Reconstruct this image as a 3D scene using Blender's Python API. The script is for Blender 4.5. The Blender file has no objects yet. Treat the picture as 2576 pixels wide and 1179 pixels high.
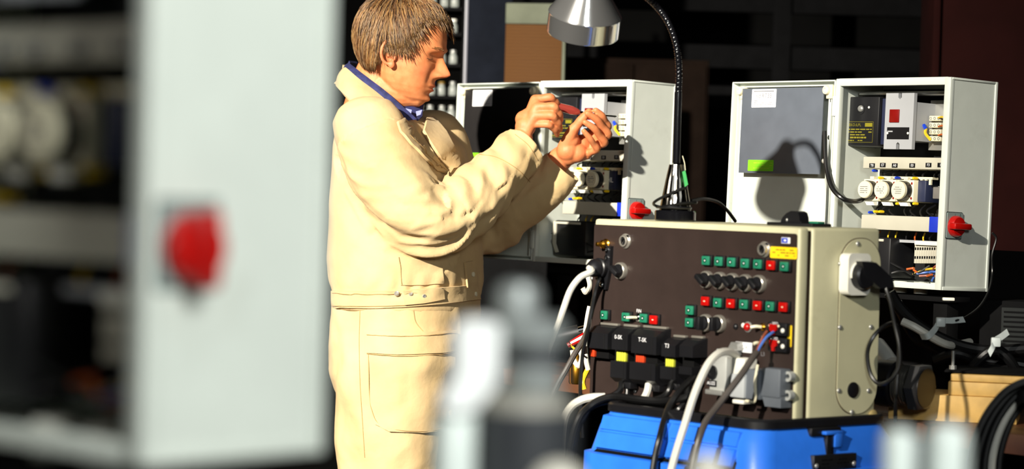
import bpy, bmesh, math, random
import numpy as np
from mathutils import Vector, Matrix, noise

random.seed(7)
np.random.seed(7)
scene = bpy.context.scene
COL = scene.collection

# ------------------------------------------------------------------ camera
FPX, PITCH, ROLL, CAMZ = 6500.0, 0.02125, 0.02738, 1.32
cam_d = bpy.data.cameras.new('camera')
cam = bpy.data.objects.new('camera', cam_d)
COL.objects.link(cam)
cam_d.sensor_width = 36.0
cam_d.lens = FPX / 2576.0 * 36.0
cam_d.clip_start = 0.05
cam_d.clip_end = 60
cam.matrix_world = Matrix.Translation((0, 0, CAMZ)) @ Matrix.Rotation(math.pi / 2 - PITCH, 4, 'X') @ Matrix.Rotation(ROLL, 4, 'Z')
cam_d.dof.use_dof = True
cam_d.dof.focus_distance = 5.9
cam_d.dof.aperture_fstop = 3.5
cam_d.dof.aperture_blades = 0
scene.camera = cam

# ------------------------------------------------------------------ world, lights, exposure
world = bpy.data.worlds.new('world')
scene.world = world
world.use_nodes = True
wbg = world.node_tree.nodes['Background']
wbg.inputs[0].default_value = (0.9, 0.95, 1.0, 1)
wbg.inputs[1].default_value = 0.012


def aim(o, target):
    o.rotation_euler = (Vector(target) - o.location).to_track_quat('-Z', 'Y').to_euler()


def spot(name, loc, target, power, color, size, angle, blend):
    l = bpy.data.lights.new(name, 'SPOT')
    l.energy = power
    l.color = color
    l.shadow_soft_size = size
    l.spot_size = math.radians(angle)
    l.spot_blend = blend
    o = bpy.data.objects.new(name, l)
    COL.objects.link(o)
    o.location = loc
    aim(o, target)
    return o


def area(name, loc, target, power, color, size):
    l = bpy.data.lights.new(name, 'AREA')
    l.energy = power
    l.color = color
    l.size = size
    o = bpy.data.objects.new(name, l)
    COL.objects.link(o)
    o.location = loc
    aim(o, target)
    return o


KEY = spot('key_spot', (-6.1, -5.3, 5.9), (-0.78, 6.5, 1.25), 26000, (1.0, 0.93, 0.80), 0.13, 22.5, 1.0)
FILL = area('fill_light', (0.8, 0.1, 2.3), (-0.1, 3.0, 1.3), 66, (0.96, 1.0, 0.97), 0.6)  # added fill from the right, close to the camera; no window stands there
REFL = area('chrome_reflection_light', (0.1, 4.1, 4.05), (0.1, 4.1, 0.0), 4, (0.95, 0.98, 1.0), 2.0)  # overhead panel added for reflections in the chrome lamp shade
REFL.data.shape = 'RECTANGLE'
REFL.data.size_y = 0.8
REFL2 = area('chrome_reflection_light', (0.1, 2.5, 4.05), (0.1, 2.5, 0.0), 3.5, (0.95, 0.98, 1.0), 2.0)  # second added panel for the same reflections, nearer the camera
REFL2.data.shape = 'RECTANGLE'
REFL2.data.size_y = 0.5
SIDE_SPOT = spot('side_fill_spot', (-2.6, 0.1, 2.2), (-0.7, 1.85, 1.35), 45, (1.0, 0.96, 0.9), 0.1, 34, 0.8)  # spot added to brighten the inside of the foreground cabinet

scene.view_settings.view_transform = 'Standard'
scene.view_settings.look = 'None'
scene.view_settings.exposure = 0.0
scene.view_settings.gamma = 1.0
scene.view_settings.use_curve_mapping = False

# ------------------------------------------------------------------ measuring helpers
_R = cam.matrix_world.to_3x3()
_rt, _up, _fw = _R @ Vector((1, 0, 0)), _R @ Vector((0, 1, 0)), _R @ Vector((0, 0, -1))
CAMP = Vector((0, 0, CAMZ))


def ray(px, py):
    return _fw + _rt * ((px - 1288.0) / FPX) - _up * ((py - 589.5) / FPX)


def U(px, py, Z):
    """world point seen at a pixel of the photograph, Z metres in front of the lens"""
    return CAMP + ray(px, py) * Z


def on(M, px, py, axis, val):
    """local point of frame M where the sight line meets the plane axis = val"""
    Mi = M.inverted()
    o = Mi @ CAMP
    d = Mi.to_3x3() @ ray(px, py)
    t = (val - o[axis]) / d[axis]
    return o + d * t


# ------------------------------------------------------------------ materials
def lin(c):
    out = []
    for v in c[:3]:
        v = v / 255.0
        out.append(v / 12.92 if v <= 0.04045 else ((v + 0.055) / 1.055) ** 2.4)
    return (*out, 1.0)


MATS = {}


def mat(name, rgb, rough=0.5, metal=0.0, var=0.06, scale=18.0, bump=0.0, bscale=120.0, spec=0.5, coat=0.0, trans=0.0, emit=0.0, dirt=0.0, aniso=0.0):
    if name in MATS:
        return MATS[name]
    m = bpy.data.materials.new(name)
    m.use_nodes = True
    nt = m.node_tree
    b = nt.nodes['Principled BSDF']
    base = lin(rgb)
    tc = nt.nodes.new('ShaderNodeTexCoord')
    nz = nt.nodes.new('ShaderNodeTexNoise')
    nz.inputs['Scale'].default_value = scale
    nz.inputs['Detail'].default_value = 5
    nt.links.new(tc.outputs['Object'], nz.inputs['Vector'])
    rp = nt.nodes.new('ShaderNodeValToRGB')
    lo = tuple(max(0, v * (1 - var * 2)) for v in base[:3]) + (1,)
    hi = tuple(min(1, v * (1 + var * 1.2)) for v in base[:3]) + (1,)
    rp.color_ramp.elements[0].position = 0.3
    rp.color_ramp.elements[0].color = lo
    rp.color_ramp.elements[1].position = 0.7
    rp.color_ramp.elements[1].color = hi
    nt.links.new(nz.outputs['Fac'], rp.inputs['Fac'])
    col = rp.outputs['Color']
    if dirt > 0:
        n2 = nt.nodes.new('ShaderNodeTexNoise')
        n2.inputs['Scale'].default_value = 7.0
        n2.inputs['Detail'].default_value = 9
        n2.inputs['Roughness'].default_value = 0.7
        nt.links.new(tc.outputs['Object'], n2.inputs['Vector'])
        r2 = nt.nodes.new('ShaderNodeValToRGB')
        r2.color_ramp.elements[0].position = 0.55
        r2.color_ramp.elements[0].color = (0, 0, 0, 1)
        r2.color_ramp.elements[1].position = 0.8
        r2.color_ramp.elements[1].color = (dirt, dirt, dirt, 1)
        nt.links.new(n2.outputs['Fac'], r2.inputs['Fac'])
        mx = nt.nodes.new('ShaderNodeMixRGB')
        mx.inputs[2].default_value = (base[0] * 0.35, base[1] * 0.3, base[2] * 0.22, 1)
        nt.links.new(r2.outputs['Color'], mx.inputs[0])
        nt.links.new(col, mx.inputs[1])
        col = mx.outputs[0]
    nt.links.new(col, b.inputs['Base Color'])
    b.inputs['Roughness'].default_value = rough
    b.inputs['Metallic'].default_value = metal
    b.inputs['Specular IOR Level'].default_value = spec
    b.inputs['Coat Weight'].default_value = coat
    b.inputs['Transmission Weight'].default_value = trans
    if emit:
        b.inputs['Emission Color'].default_value = base
        b.inputs['Emission Strength'].default_value = emit
    if bump > 0:
        n3 = nt.nodes.new('ShaderNodeTexNoise')
        n3.inputs['Scale'].default_value = bscale
        n3.inputs['Detail'].default_value = 4
        nt.links.new(tc.outputs['Object'], n3.inputs['Vector'])
        bp = nt.nodes.new('ShaderNodeBump')
        bp.inputs['Strength'].default_value = bump
        bp.inputs['Distance'].default_value = 0.002
        nt.links.new(n3.outputs['Fac'], bp.inputs['Height'])
        nt.links.new(bp.outputs['Normal'], b.inputs['Normal'])
    MATS[name] = m
    return m


M_ENCL = mat('enclosure_grey_paint', (208, 213, 204), 0.42, bump=0.05, bscale=400, var=0.02, dirt=0.25)
M_BEIGE = mat('beige_paint', (198, 194, 160), 0.45, bump=0.04, bscale=350, var=0.025, dirt=0.35)
M_PANEL = mat('dark_brown_panel', (48, 38, 35), 0.42, bump=0.06, bscale=500, var=0.06, spec=0.3)
M_PLATE = mat('slate_plate', (92, 98, 108), 0.38, bump=0.03, var=0.05, spec=0.4)
M_BLACK = mat('black_plastic', (20, 20, 23), 0.38, var=0.1)
M_BLACKM = mat('black_matt', (13, 13, 14), 0.85, var=0.1, spec=0.1)
M_RUBBER = mat('black_rubber_cable', (17, 17, 18), 0.33, var=0.1)
M_WHITE = mat('white_plastic', (232, 230, 218), 0.35, var=0.02)
M_WCABLE = mat('white_cable_sheath', (204, 202, 192), 0.4, var=0.03)
M_GREYC = mat('grey_cable_sheath', (74, 68, 64), 0.4, var=0.05)
M_CREAM = mat('cream_plastic', (226, 218, 188), 0.4, var=0.03)
M_TRUNK = mat('trunking_beige', (186, 182, 166), 0.5, var=0.03, dirt=0.2)
M_DEVG = mat('device_grey', (164, 166, 170), 0.45, var=0.02)
M_RED = mat('red_plastic', (172, 13, 9), 0.3, var=0.05)
M_DRED = mat('dark_red_lens', (122, 10, 6), 0.35, var=0.1)
M_GREEN = mat('green_button_plastic', (30, 114, 86), 0.4, var=0.05)
M_TEAL = mat('switch_plate_grey', (150, 168, 164), 0.35, metal=0.3, var=0.05)
M_LIME = mat('lime_sticker', (120, 205, 26), 0.6, var=0.02)
M_YELLOW = mat('yellow_label', (245, 205, 20), 0.5, var=0.03)
M_OCHRE = mat('ochre_print', (120, 92, 10), 0.6)
M_YPRINT = mat('yellow_print', (128, 120, 18), 0.6)
M_YGREEN = mat('yellow_green_plastic', (196, 200, 60), 0.5)
M_BLUE = mat('blue_plastic', (20, 60, 190), 0.4, var=0.05)
M_BLUETAPE = mat('blue_tape', (24, 52, 190), 0.5, var=0.05)
M_CHROME = mat('chrome', (236, 236, 236), 0.09, metal=1.0, var=0.02)
M_SATIN = mat('satin_chrome', (176, 171, 160), 0.28, metal=0.65, var=0.02)
M_STEEL = mat('brushed_steel', (176, 176, 172), 0.3, metal=0.6, var=0.06)
M_DSTEEL = mat('dark_steel', (70, 70, 72), 0.4, metal=0.9, var=0.1)
M_BRASS = mat('brass', (205, 150, 50), 0.25, metal=1.0, var=0.05)
M_PRINT = mat('grey_print', (120, 120, 124), 0.6)
M_DPRINT = mat('dark_print', (44, 44, 48), 0.6)
M_LABEL = mat('white_label', (238, 238, 240), 0.4, var=0.01)
M_ORANGE = mat('orange_plastic', (200, 62, 26), 0.45)
M_GLAND = mat('light_grey_hood', (186, 188, 184), 0.4, metal=0.3, var=0.05)
M_HOOD = mat('grey_hood', (104, 110, 118), 0.45, metal=0.2, var=0.06, bump=0.08)
M_WIREY = mat('yellow_wire', (230, 190, 40), 0.45)
M_WIREO = mat('orange_wire', (190, 90, 30), 0.45)
M_WIREB = mat('blue_wire', (70, 110, 190), 0.45)
M_WIREBR = mat('brown_wire', (140, 70, 44), 0.45)
M_DBLUE = mat('contactor_dark_blue', (34, 40, 66), 0.45)

# ------------------------------------------------------------------ mesh builder
FRONT = lambda y0=0.0: Matrix(((1, 0, 0, 0), (0, 0, -1, y0), (0, 1, 0, 0), (0, 0, 0, 1)))   # u=x v=z w=-y
SIDE = lambda x0=0.0: Matrix(((0, 0, 1, x0), (1, 0, 0, 0), (0, 1, 0, 0), (0, 0, 0, 1)))     # u=y v=z w=x
TOP = lambda z0=0.0: Matrix(((1, 0, 0, 0), (0, 1, 0, 0), (0, 0, 1, z0), (0, 0, 0, 1)))


def catmull(pts, n=8):
    P = [Vector(p) for p in pts]
    if len(P) < 3:
        return P
    P = [P[0] * 2 - P[1]] + P + [P[-1] * 2 - P[-2]]
    out = []
    for i in range(1, len(P) - 2):
        a, b, c, d = P[i - 1:i + 3]
        for k in range(n):
            t = k / n
            out.append(0.5 * ((2 * b) + (c - a) * t + (2 * a - 5 * b + 4 * c - d) * t * t + (3 * b - a - 3 * c + d) * t ** 3))
    out.append(P[-2])
    return out


class MB:
    def __init__(self, F=None):
        self.v, self.f, self.mi = [], [], []
        self.F = F or Matrix.Identity(4)
        self.cur = 0

    def add(self, vs, fs, X=None):
        T = self.F @ X if X is not None else self.F
        o = len(self.v)
        self.v += [T @ Vector(p) for p in vs]
        self.f += [tuple(i + o for i in q) for q in fs]
        self.mi += [self.cur] * len(fs)
        return self

    def box(self, u0, u1, v0, v1, w0, w1, bev=0.0, seg=2, X=None):
        if bev <= 0:
            vs = [(x, y, z) for x in (u0, u1) for y in (v0, v1) for z in (w0, w1)]
            fs = [(0, 1, 3, 2), (4, 6, 7, 5), (0, 4, 5, 1), (2, 3, 7, 6), (0, 2, 6, 4), (1, 5, 7, 3)]
            return self.add(vs, fs, X)
        bm = bmesh.new()
        bmesh.ops.create_cube(bm, size=1.0)
        for p in bm.verts:
            p.co = Vector(((p.co.x + .5) * (u1 - u0) + u0, (p.co.y + .5) * (v1 - v0) + v0, (p.co.z + .5) * (w1 - w0) + w0))
        bmesh.ops.bevel(bm, geom=list(bm.edges), offset=bev, segments=seg, profile=0.5, affect='EDGES')
        bm.verts.index_update()
        vs = [p.co.copy() for p in bm.verts]
        fs = [tuple(q.index for q in f.verts) for f in bm.faces]
        bm.free()
        return self.add(vs, fs, X)

    def lathe(self, prof, u=0, v=0, seg=24, X=None, caps=True):
        """prof: (radius, w) pairs about the w axis"""
        vs, fs = [], []
        n = len(prof)
        for (r, w) in prof:
            for k in range(seg):
                a = 2 * math.pi * k / seg
                vs.append((u + r * math.cos(a), v + r * math.sin(a), w))
        for i in range(n - 1):
            for k in range(seg):
                k2 = (k + 1) % seg
                fs.append((i * seg + k, i * seg + k2, (i + 1) * seg + k2, (i + 1) * seg + k))
        if caps:
            fs.append(tuple(reversed(range(seg))))
            fs.append(tuple(range((n - 1) * seg, n * seg)))
        return self.add(vs, fs, X)

    def cyl(self, u, v, w0, w1, r, seg=20, bev=0.0, X=None):
        if bev > 0:
            return self.lathe([(r - bev, w0), (r, w0 + bev), (r, w1 - bev), (r - bev, w1)], u, v, seg, X)
        return self.lathe([(r, w0), (r, w1)], u, v, seg, X)

    def poly(self, pts, w0, w1, X=None):
        n = len(pts)
        vs = [(a, b, w0) for a, b in pts] + [(a, b, w1) for a, b in pts]
        fs = [tuple(reversed(range(n))), tuple(range(n, 2 * n))]
        fs += [(i, (i + 1) % n, n + (i + 1) % n, n + i) for i in range(n)]
        return self.add(vs, fs, X)

    def rrect(self, u0, u1, v0, v1, w0, w1, r, seg=5, X=None):
        pts = []
        for cx, cy, a0 in ((u1 - r, v1 - r, 0), (u0 + r, v1 - r, 90), (u0 + r, v0 + r, 180), (u1 - r, v0 + r, 270)):
            for k in range(seg + 1):
                a = math.radians(a0 + 90 * k / seg)
                pts.append((cx + r * math.cos(a), cy + r * math.sin(a)))
        return self.poly(pts, w0, w1, X)

    def tube(self, pts, r, seg=8, smooth=6, X=None, taper=None):
        P = catmull(pts, smooth) if smooth else [Vector(p) for p in pts]
        n = len(P)
        vs, fs = [], []
        t0 = (P[1] - P[0]).normalized()
        ref = Vector((0, 0, 1)) if abs(t0.z) < 0.9 else Vector((1, 0, 0))
        nrm = t0.cross(ref).normalized()
        for i, p in enumerate(P):
            t = (P[min(i + 1, n - 1)] - P[max(i - 1, 0)])
            t = t.normalized() if t.length > 1e-9 else t0
            nrm = (nrm - t * nrm.dot(t))
            nrm = nrm.normalized() if nrm.length > 1e-6 else t.orthogonal().normalized()
            b = t.cross(nrm)
            rr = r if taper is None else taper(i / (n - 1)) * r
            for k in range(seg):
                a = 2 * math.pi * k / seg
                vs.append(p + nrm * (rr * math.cos(a)) + b * (rr * math.sin(a)))
        for i in range(n - 1):
            for k in range(seg):
                k2 = (k + 1) % seg
                fs.append((i * seg + k, i * seg + k2, (i + 1) * seg + k2, (i + 1) * seg + k))
        fs.append(tuple(reversed(range(seg))))
        fs.append(tuple(range((n - 1) * seg, n * seg)))
        return self.add(vs, fs, X)

    def ball(self, c, rx, ry=None, rz=None, nu=16, nv=10, X=None):
        ry = rx if ry is None else ry
        rz = rx if rz is None else rz
        vs, fs = [], []
        for i in range(nv + 1):
            th = math.pi * i / nv
            for k in range(nu):
                ph = 2 * math.pi * k / nu
                vs.append((c[0] + rx * math.sin(th) * math.cos(ph), c[1] + ry * math.sin(th) * math.sin(ph), c[2] + rz * math.cos(th)))
        for i in range(nv):
            for k in range(nu):
                k2 = (k + 1) % nu
                fs.append((i * nu + k, (i + 1) * nu + k, (i + 1) * nu + k2, i * nu + k2))
        return self.add(vs, fs, X)

    def text(self, s, size, u, v, w, X=None, align='CENTER'):
        cu = bpy.data.curves.new('lettering', 'FONT')
        cu.body = s
        cu.size = size
        cu.align_x = align
        cu.align_y = 'CENTER'
        cu.resolution_u = 2
        ob = bpy.data.objects.new('lettering', cu)
        COL.objects.link(ob)
        dg = bpy.context.evaluated_depsgraph_get()
        me = bpy.data.meshes.new_from_object(ob.evaluated_get(dg))
        vs = [(p.co.x + u, p.co.y + v, w) for p in me.vertices]
        fs = [tuple(p.vertices) for p in me.polygons]
        bpy.data.objects.remove(ob)
        bpy.data.meshes.remove(me)
        bpy.data.curves.remove(cu)
        return self.add(vs, fs, X)

    def mesh(self, name, mats, smooth=35):
        me = bpy.data.meshes.new(name)
        me.from_pydata([tuple(p) for p in self.v], [], self.f)
        for m in (mats if isinstance(mats, (list, tuple)) else [mats]):
            me.materials.append(m)
        if any(self.mi):
            me.polygons.foreach_set('material_index', self.mi)
        bm = bmesh.new()
        bm.from_mesh(me)
        bmesh.ops.recalc_face_normals(bm, faces=bm.faces)
        bm.to_mesh(me)
        bm.free()
        if smooth:
            me.polygons.foreach_set('use_smooth', [True] * len(me.polygons))
            me.set_sharp_from_angle(angle=math.radians(smooth))
        me.update()
        return me

    def build(self, name, mats, parent=None, smooth=35, label=None):
        o = bpy.data.objects.new(name, self.mesh(name, mats, smooth))
        COL.objects.link(o)
        if parent is not None:
            o.parent = parent
        if label:
            o['label'] = label
        return o

    def world(self, name, mats, label, cat, group=None, kind=None, smooth=35):
        """a top-level thing of one mesh, its origin at its own base"""
        xs = np.array([tuple(p) for p in self.v])
        c = Vector(((xs[:, 0].min() + xs[:, 0].max()) / 2, (xs[:, 1].min() + xs[:, 1].max()) / 2, xs[:, 2].min()))
        self.v = [p - c for p in self.v]
        o = self.build(name, mats, None, smooth)
        o.location = c
        tag(o, label, cat, group, kind)
        return o


def tag(o, label=None, cat=None, group=None, kind=None):
    if label:
        o['label'] = label
    if cat:
        o['category'] = cat
    if group:
        o['group'] = group
    if kind:
        o['kind'] = kind
    return o


def thing(name, label, cat, M, group=None):
    o = bpy.data.objects.new(name, None)
    o.empty_display_size = 0.05
    COL.objects.link(o)
    o.matrix_world = M
    tag(o, label, cat, group)
    return o


def share(o, parent, name=None, loc=(0, 0, 0)):
    """a further piece with the same mesh data"""
    c = o.copy()
    if name:
        c.name = name
    COL.objects.link(c)
    c.parent = parent
    c.location = loc
    return c


def copy_tree(o, parent=None):
    c = o.copy()
    COL.objects.link(c)
    c.parent = parent
    for ch in list(o.children):
        copy_tree(ch, c)
    return c


# ------------------------------------------------------------------ the setting
M_FLOOR = mat('floor_concrete', (30, 29, 28), 0.8, spec=.1, bump=0.2, bscale=20, var=0.12)
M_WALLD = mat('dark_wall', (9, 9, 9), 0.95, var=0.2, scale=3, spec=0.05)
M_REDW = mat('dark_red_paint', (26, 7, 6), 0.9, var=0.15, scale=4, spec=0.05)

MB().box(-8, 6, -9, 11, -0.1, 0).build('floor', M_FLOOR)['kind'] = 'structure'
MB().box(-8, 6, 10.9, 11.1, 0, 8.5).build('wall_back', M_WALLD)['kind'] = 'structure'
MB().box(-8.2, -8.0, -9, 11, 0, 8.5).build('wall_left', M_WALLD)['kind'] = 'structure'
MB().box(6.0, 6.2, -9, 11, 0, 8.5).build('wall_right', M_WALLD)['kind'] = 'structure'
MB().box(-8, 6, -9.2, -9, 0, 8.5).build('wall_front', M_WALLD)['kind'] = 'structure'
MB().box(-8, 6, -9, 11, 8.5, 8.6).build('ceiling', M_WALLD)['kind'] = 'structure'

# ------------------------------------------------------------------ control cabinets
CW, CD, CH = 0.3416, 0.158, 0.470


def cabM(pos, yaw, tilt=-1.63):
    return Matrix.Translation(pos) @ Matrix.Rotation(math.radians(yaw), 4, 'Z') @ Matrix.Rotation(math.radians(tilt), 4, 'X')


MR = cabM((0.7276, 5.9482, 1.1023), -50)
ML = cabM((0.0545, 6.7311, 1.1086), -48.5)


def cR(px, py, ly):
    p = on(MR, px, py, 1, ly)
    return p.x, p.z


def rectR(x0, y0, x1, y1, ly):
    a = cR(x0, y1, ly)
    b = cR(x1, y0, ly)
    m0 = cR(x0, (y0 + y1) / 2, ly)
    m1 = cR(x1, (y0 + y1) / 2, ly)
    t = cR((x0 + x1) / 2, y0, ly)
    d = cR((x0 + x1) / 2, y1, ly)
    return m0[0], m1[0], d[1], t[1]


def fine_print(mb, u0, u1, v0, v1, w, rows, rnd, dens=0.7, hh=0.35):
    """illegible small print as thin raised dashes"""
    dv = (v1 - v0) / rows
    for i in range(rows):
        v = v0 + dv * (i + .5)
        u = u0
        while u < u1:
            L = (u1 - u0) * rnd.uniform(.06, .22)
            if rnd.random() < dens:
                mb.box(u, min(u + L, u1), v - dv * hh / 2, v + dv * hh / 2, w, w + 0.0002)
            u += L + (u1 - u0) * 0.03


def rotary_switch(par, F, u, v, hw, hh, bar=True):
    sw = MB(F).rrect(u - hw, u + hw, v - hh, v + hh, 0, 0.003, 0.003).build('switch_plate', M_TEAL, par, label='grey switch plate')
    MB(F).rrect(u - hw - .0015, u + hw + .0015, v - hh - .0015, v + hh + .0015, -0.001, 0.0012, 0.003).build('gasket', M_BLACK, sw)
    kb = MB(F)
    kb.lathe([(hw * .92, 0.003), (hw * .92, 0.012), (hw * .8, 0.017), (hw * .3, 0.019)], u, v - hh * .06, 24)
    if bar:
        kb.box(u - hw * 1.12, u + hw * 1.12, v - hh * .06 - hw * .28, v - hh * .06 + hw * .28, 0.008, 0.030, bev=0.004)
    else:
        kb.box(u - hw * .28, u + hw * .28, v - hh * .06 - hw * 1.0, v - hh * .06 + hw * 1.0, 0.008, 0.030, bev=0.004)
    kb.build('knob', M_RED, sw, label='red rotary isolator knob')
    t = MB(F)
    t.text('I', hh * .32, u, v + hh * .82, 0.0031)
    t.text('0', hh * .32, u + hw * .7, v + hh * .8, 0.0031)
    t.build('lettering', M_DPRINT, sw)


def make_cabinet(M, label, group, variant='right', seed=1):
    rnd = random.Random(seed)
    root = thing('control_cabinet', label, 'cabinet', M, group)
    t = 0.004
    lip = 0.017
    h = MB()
    h.box(0, t, 0, CD, 0, CH)
    h.box(CW - t, CW, 0.006, CD - 0.006, 0.006, CH - 0.006)
    h.box(0, CW, 0, CD, CH - t, CH)
    h.box(0, CW, 0, CD, 0, t)
    h.box(0, CW, CD - t, CD, 0, CH)
    h.build('housing', M_ENCL, root)
    f = MB(FRONT())
    f.box(0, lip * .75, 0, CH, -0.012, 0.0015, bev=.0012)
    f.box(CW - lip, CW + .0005, 0, CH, -0.012, 0.0015, bev=.0012)
    f.box(lip * .5, CW - lip * .5, CH - lip, CH + .0005, -0.012, 0.0014, bev=.0012)
    f.box(lip * .5, CW - lip * .5, 0, lip * .8, -0.012, 0.0014, bev=.0012)
    f.build('front_frame', M_ENCL, root)
    rm = MB(SIDE(CW - t))
    rm.box(CD - .008, CD, 0, CH, 0, .0065, bev=.001)
    rm.box(.004, CD, CH - .005, CH, 0, .006, bev=.001)
    rm.box(.004, CD, 0, .008, 0, .006, bev=.001)
    rm.build('side_rim', M_ENCL, root)
    # hinge between box and door
    for z in (.41, .06):
        MB(FRONT()).box(-.008, .004, z - .026, z + .02, -.008, .003, bev=.001).build('hinge', M_ENCL, root)
    # ---- door folded right back
    door_e = MB()
    Wd = 0.355
    y0, y1 = 0.0, 0.022
    door_e.box(-Wd, 0, y1 - .002, y1, 0.001, .468)
    for a, b in ((-Wd, -Wd + .0035), (-.0035, 0)):
        door_e.box(a, b, y0, y1, .001, .468, bev=.0008)
    door_e.box(-Wd, 0, y0, y1, .4645, .468, bev=.0008)
    door_e.box(-Wd, 0, y0, y1, .001, .0045, bev=.0008)
    door = door_e.build('door', M_ENCL, root)
    door.location = (-.004, 0, 0)
    door.rotation_euler = (0, 0, math.radians(-3))
    MD = M @ Matrix.Translation((-.004, 0, 0)) @ Matrix.Rotation(math.radians(-3), 4, 'Z')
    MDR = MR @ Matrix.Translation((-.004, 0, 0)) @ Matrix.Rotation(math.radians(-3), 4, 'Z')
    g = MB()
    g.box(-Wd + .011, -.011, .004, y1 - .001, .4545, .4575)
    g.box(-Wd + .011, -.011, .004, y1 - .001, .011, .014)
    g.box(-.0140, -.011, .002, y1 - .001, .012, .457)
    g.box(-Wd + .011, -Wd + .014, .010, y1 - .001, .012, .457)
    g.build('gasket_rail', M_ENCL, door)

    def dR(px, py, ly=-.008):
        p = on(MDR, px, py, 1, ly)
        return p.x, p.z
    a0, a1 = dR(1862, 330)[0], dR(2066, 330)[0]
    b0, b1 = dR(1960, 436)[1], dR(1960, 221)[1]
    pl = MB(FRONT(-.004)).box(a0, a1, b0, b1, 0, .003, bev=.0004).build('mounting_plate', M_PLATE if variant == 'right' else MATS.get('plate_shaded') or mat('plate_shaded', (40, 38, 38), .35), door, label='dark rectangular mounting plate inside the door')  # left door plate: the man's shadow is put into its darker colour
    la = MB(FRONT(-.0072))
    lx0, lx1 = dR(1891, 246)[0], dR(1952, 246)[0]
    lz0, lz1 = dR(1920, 270)[1], dR(1920, 224)[1]
    la.rrect(lx0, lx1, lz0, lz1, 0, .0004, .002)
    lb = la.build('paper_label', M_LABEL, pl, label='white printed paper label')
    pr = MB(FRONT(-.0077))
    hgt = lz1 - lz0
    pr.box(lx0 + .006, lx1 - .008, lz1 - hgt * .14, lz1 - hgt * .09, 0, .0001)
    pr.text('nd RT33', hgt * .36, (lx0 + lx1) / 2, lz0 + hgt * .62, 0)
    fine_print(pr, lx0 + .008, lx1 - .008, lz0 + hgt * .1, lz0 + hgt * .42, 0, 3, rnd, .8, .22)
    pr.build('print', M_PRINT, lb)
    gx0, gx1 = dR(1881, 416)[0], dR(1945, 416)[0]
    gz0, gz1 = dR(1912, 430)[1], dR(1912, 402)[1]
    gs = MB(FRONT(-.0072)).rrect(gx0, gx1, gz0, gz1, 0, .0004, .002).build('lime_sticker', M_LIME, pl, label='lime green sticker')
    gp = MB(FRONT(-.0077))
    fine_print(gp, gx0 + .02, gx1 - .004, gz0 + .004, gz1 - .004, 0, 3, rnd, .7, .15)
    gp.build('print', M_YGREEN, gs)
    for (kx, ky) in ((2075, 226), (1857, 228)):
        u, v = dR(kx, ky, -.01)
        k = MB(FRONT(.0))
        k.lathe([(.011, -.015), (.011, .006), (.0095, .009), (.0045, .010), (.0035, .0085)], u, v, 18)
        k.box(u - .004, u + .016 if kx > 1900 else u + .012, v - .02, v + .012, -.015, .002, bev=.002)
        k.build('corner_knob', M_CREAM, door, label='round cream plastic corner fastener')
    for (kx, ky) in ((2075, 336), (2071, 405)):
        u, v = dR(kx, ky, -.002)
        MB(FRONT(.0)).ball((u, v, .002), .0045, .0055, .004).build('cable_clip', M_WHITE, door)
    # ---- inside
    bp = MB().box(.012, CW - .012, CD - .010, CD - .006, .015, CH - .015).build('back_plate', mat('mounting_back', (30, 30, 32), .6, var=.08, spec=.2), root)
    # transformer with yellow print
    x0, x1, z0, z1 = rectR(2119, 243, 2205, 367, .045)
    tr = MB(FRONT()).box(x0, x1 + .006, z0, z1, -.14, -.045, bev=.003).build('power_supply', M_BLACK, root, label='black boxed power supply with yellow print')
    MB(FRONT()).box(x1 + .008, x1 + .02, z0 + .004, z1 - .004, -.14, -.052, bev=.002).build('side_cover', M_DBLUE, tr)
    yp = MB(FRONT(.0448))
    yx0, yx1, yz0, yz1 = rectR(2127, 306, 2196, 358, .0448)
    fr = .0006
    for (a, b, c, d) in ((yx0, yx1, yz0, yz0 + fr), (yx0, yx1, yz1 - fr, yz1), (yx0, yx0 + fr, yz0, yz1), (yx1 - fr, yx1, yz0, yz1)):
        yp.box(a, b, c, d, 0, .0002)
    hz = yz1 - yz0
    yp.text('EKO.ILPL', hz * .2, yx0 + (yx1 - yx0) * .34, yz0 + hz * .84, .0003)
    fine_print(yp, yx0 + .004, yx1 - .004, yz0 + hz * .30, yz0 + hz * .70, 0, 3, rnd, .75, .4)
    fine_print(yp, yx0 + .015, yx1 - .02, yz0 + hz * .18, yz0 + hz * .29, 0, 1, rnd, .95, .7)
    yp.box(yx1 - (yx1 - yx0) * .3, yx1 - .003, yz0 + hz * .76, yz0 + hz * .94, 0, .0002)
    fine_print(yp, yx0 + .004, yx1 - .03, yz0 + hz * .05, yz0 + hz * .14, 0, 1, rnd, .95, .5)
    yp.build('yellow_print', M_YPRINT, tr)
    u, v = cR(2165, 274, .045)
    tm = MB(FRONT(.046))
    tm.lathe([(.013, -.002), (.013, .002), (.010, .002), (.010, -.001)], u, v, 18)
    tm.build('cable_socket', M_BLACK, tr)
    MB(FRONT(.0455)).ball((u, v + .001, .0), .009, .008, .005, 12, 8).build('terminal_screw', M_STEEL, tr)
    u, v = cR(2186, 270, .045)
    MB(FRONT(.045)).ball((u, v, 0), .003, .003, .002).build('indicator', M_WHITE, tr)
    # circuit breaker
    x0, x1, z0, z1 = rectR(2226, 234, 2297, 375, .035)
    n = .005
    xm = (x0 + x1) / 2
    pts = [(x0, z0), (xm - n, z0), (xm - n, z0 + .012), (xm, z0 + .016), (xm + n, z0 + .012), (xm + n, z0), (x1, z0), (x1, z1),
           (xm + n, z1), (xm + n, z1 - .010), (xm, z1 - .014), (xm - n, z1 - .010), (xm - n, z1), (x0, z1)]
    br = MB(FRONT()).poly(pts, -.045, -.035)
    br.box(x0 + .001, x1 - .001, z0 + .02, z1 - .02, -.14, -.045)
    br = br.build('circuit_breaker', M_DEVG, root, label='light grey circuit breaker with red button')
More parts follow.
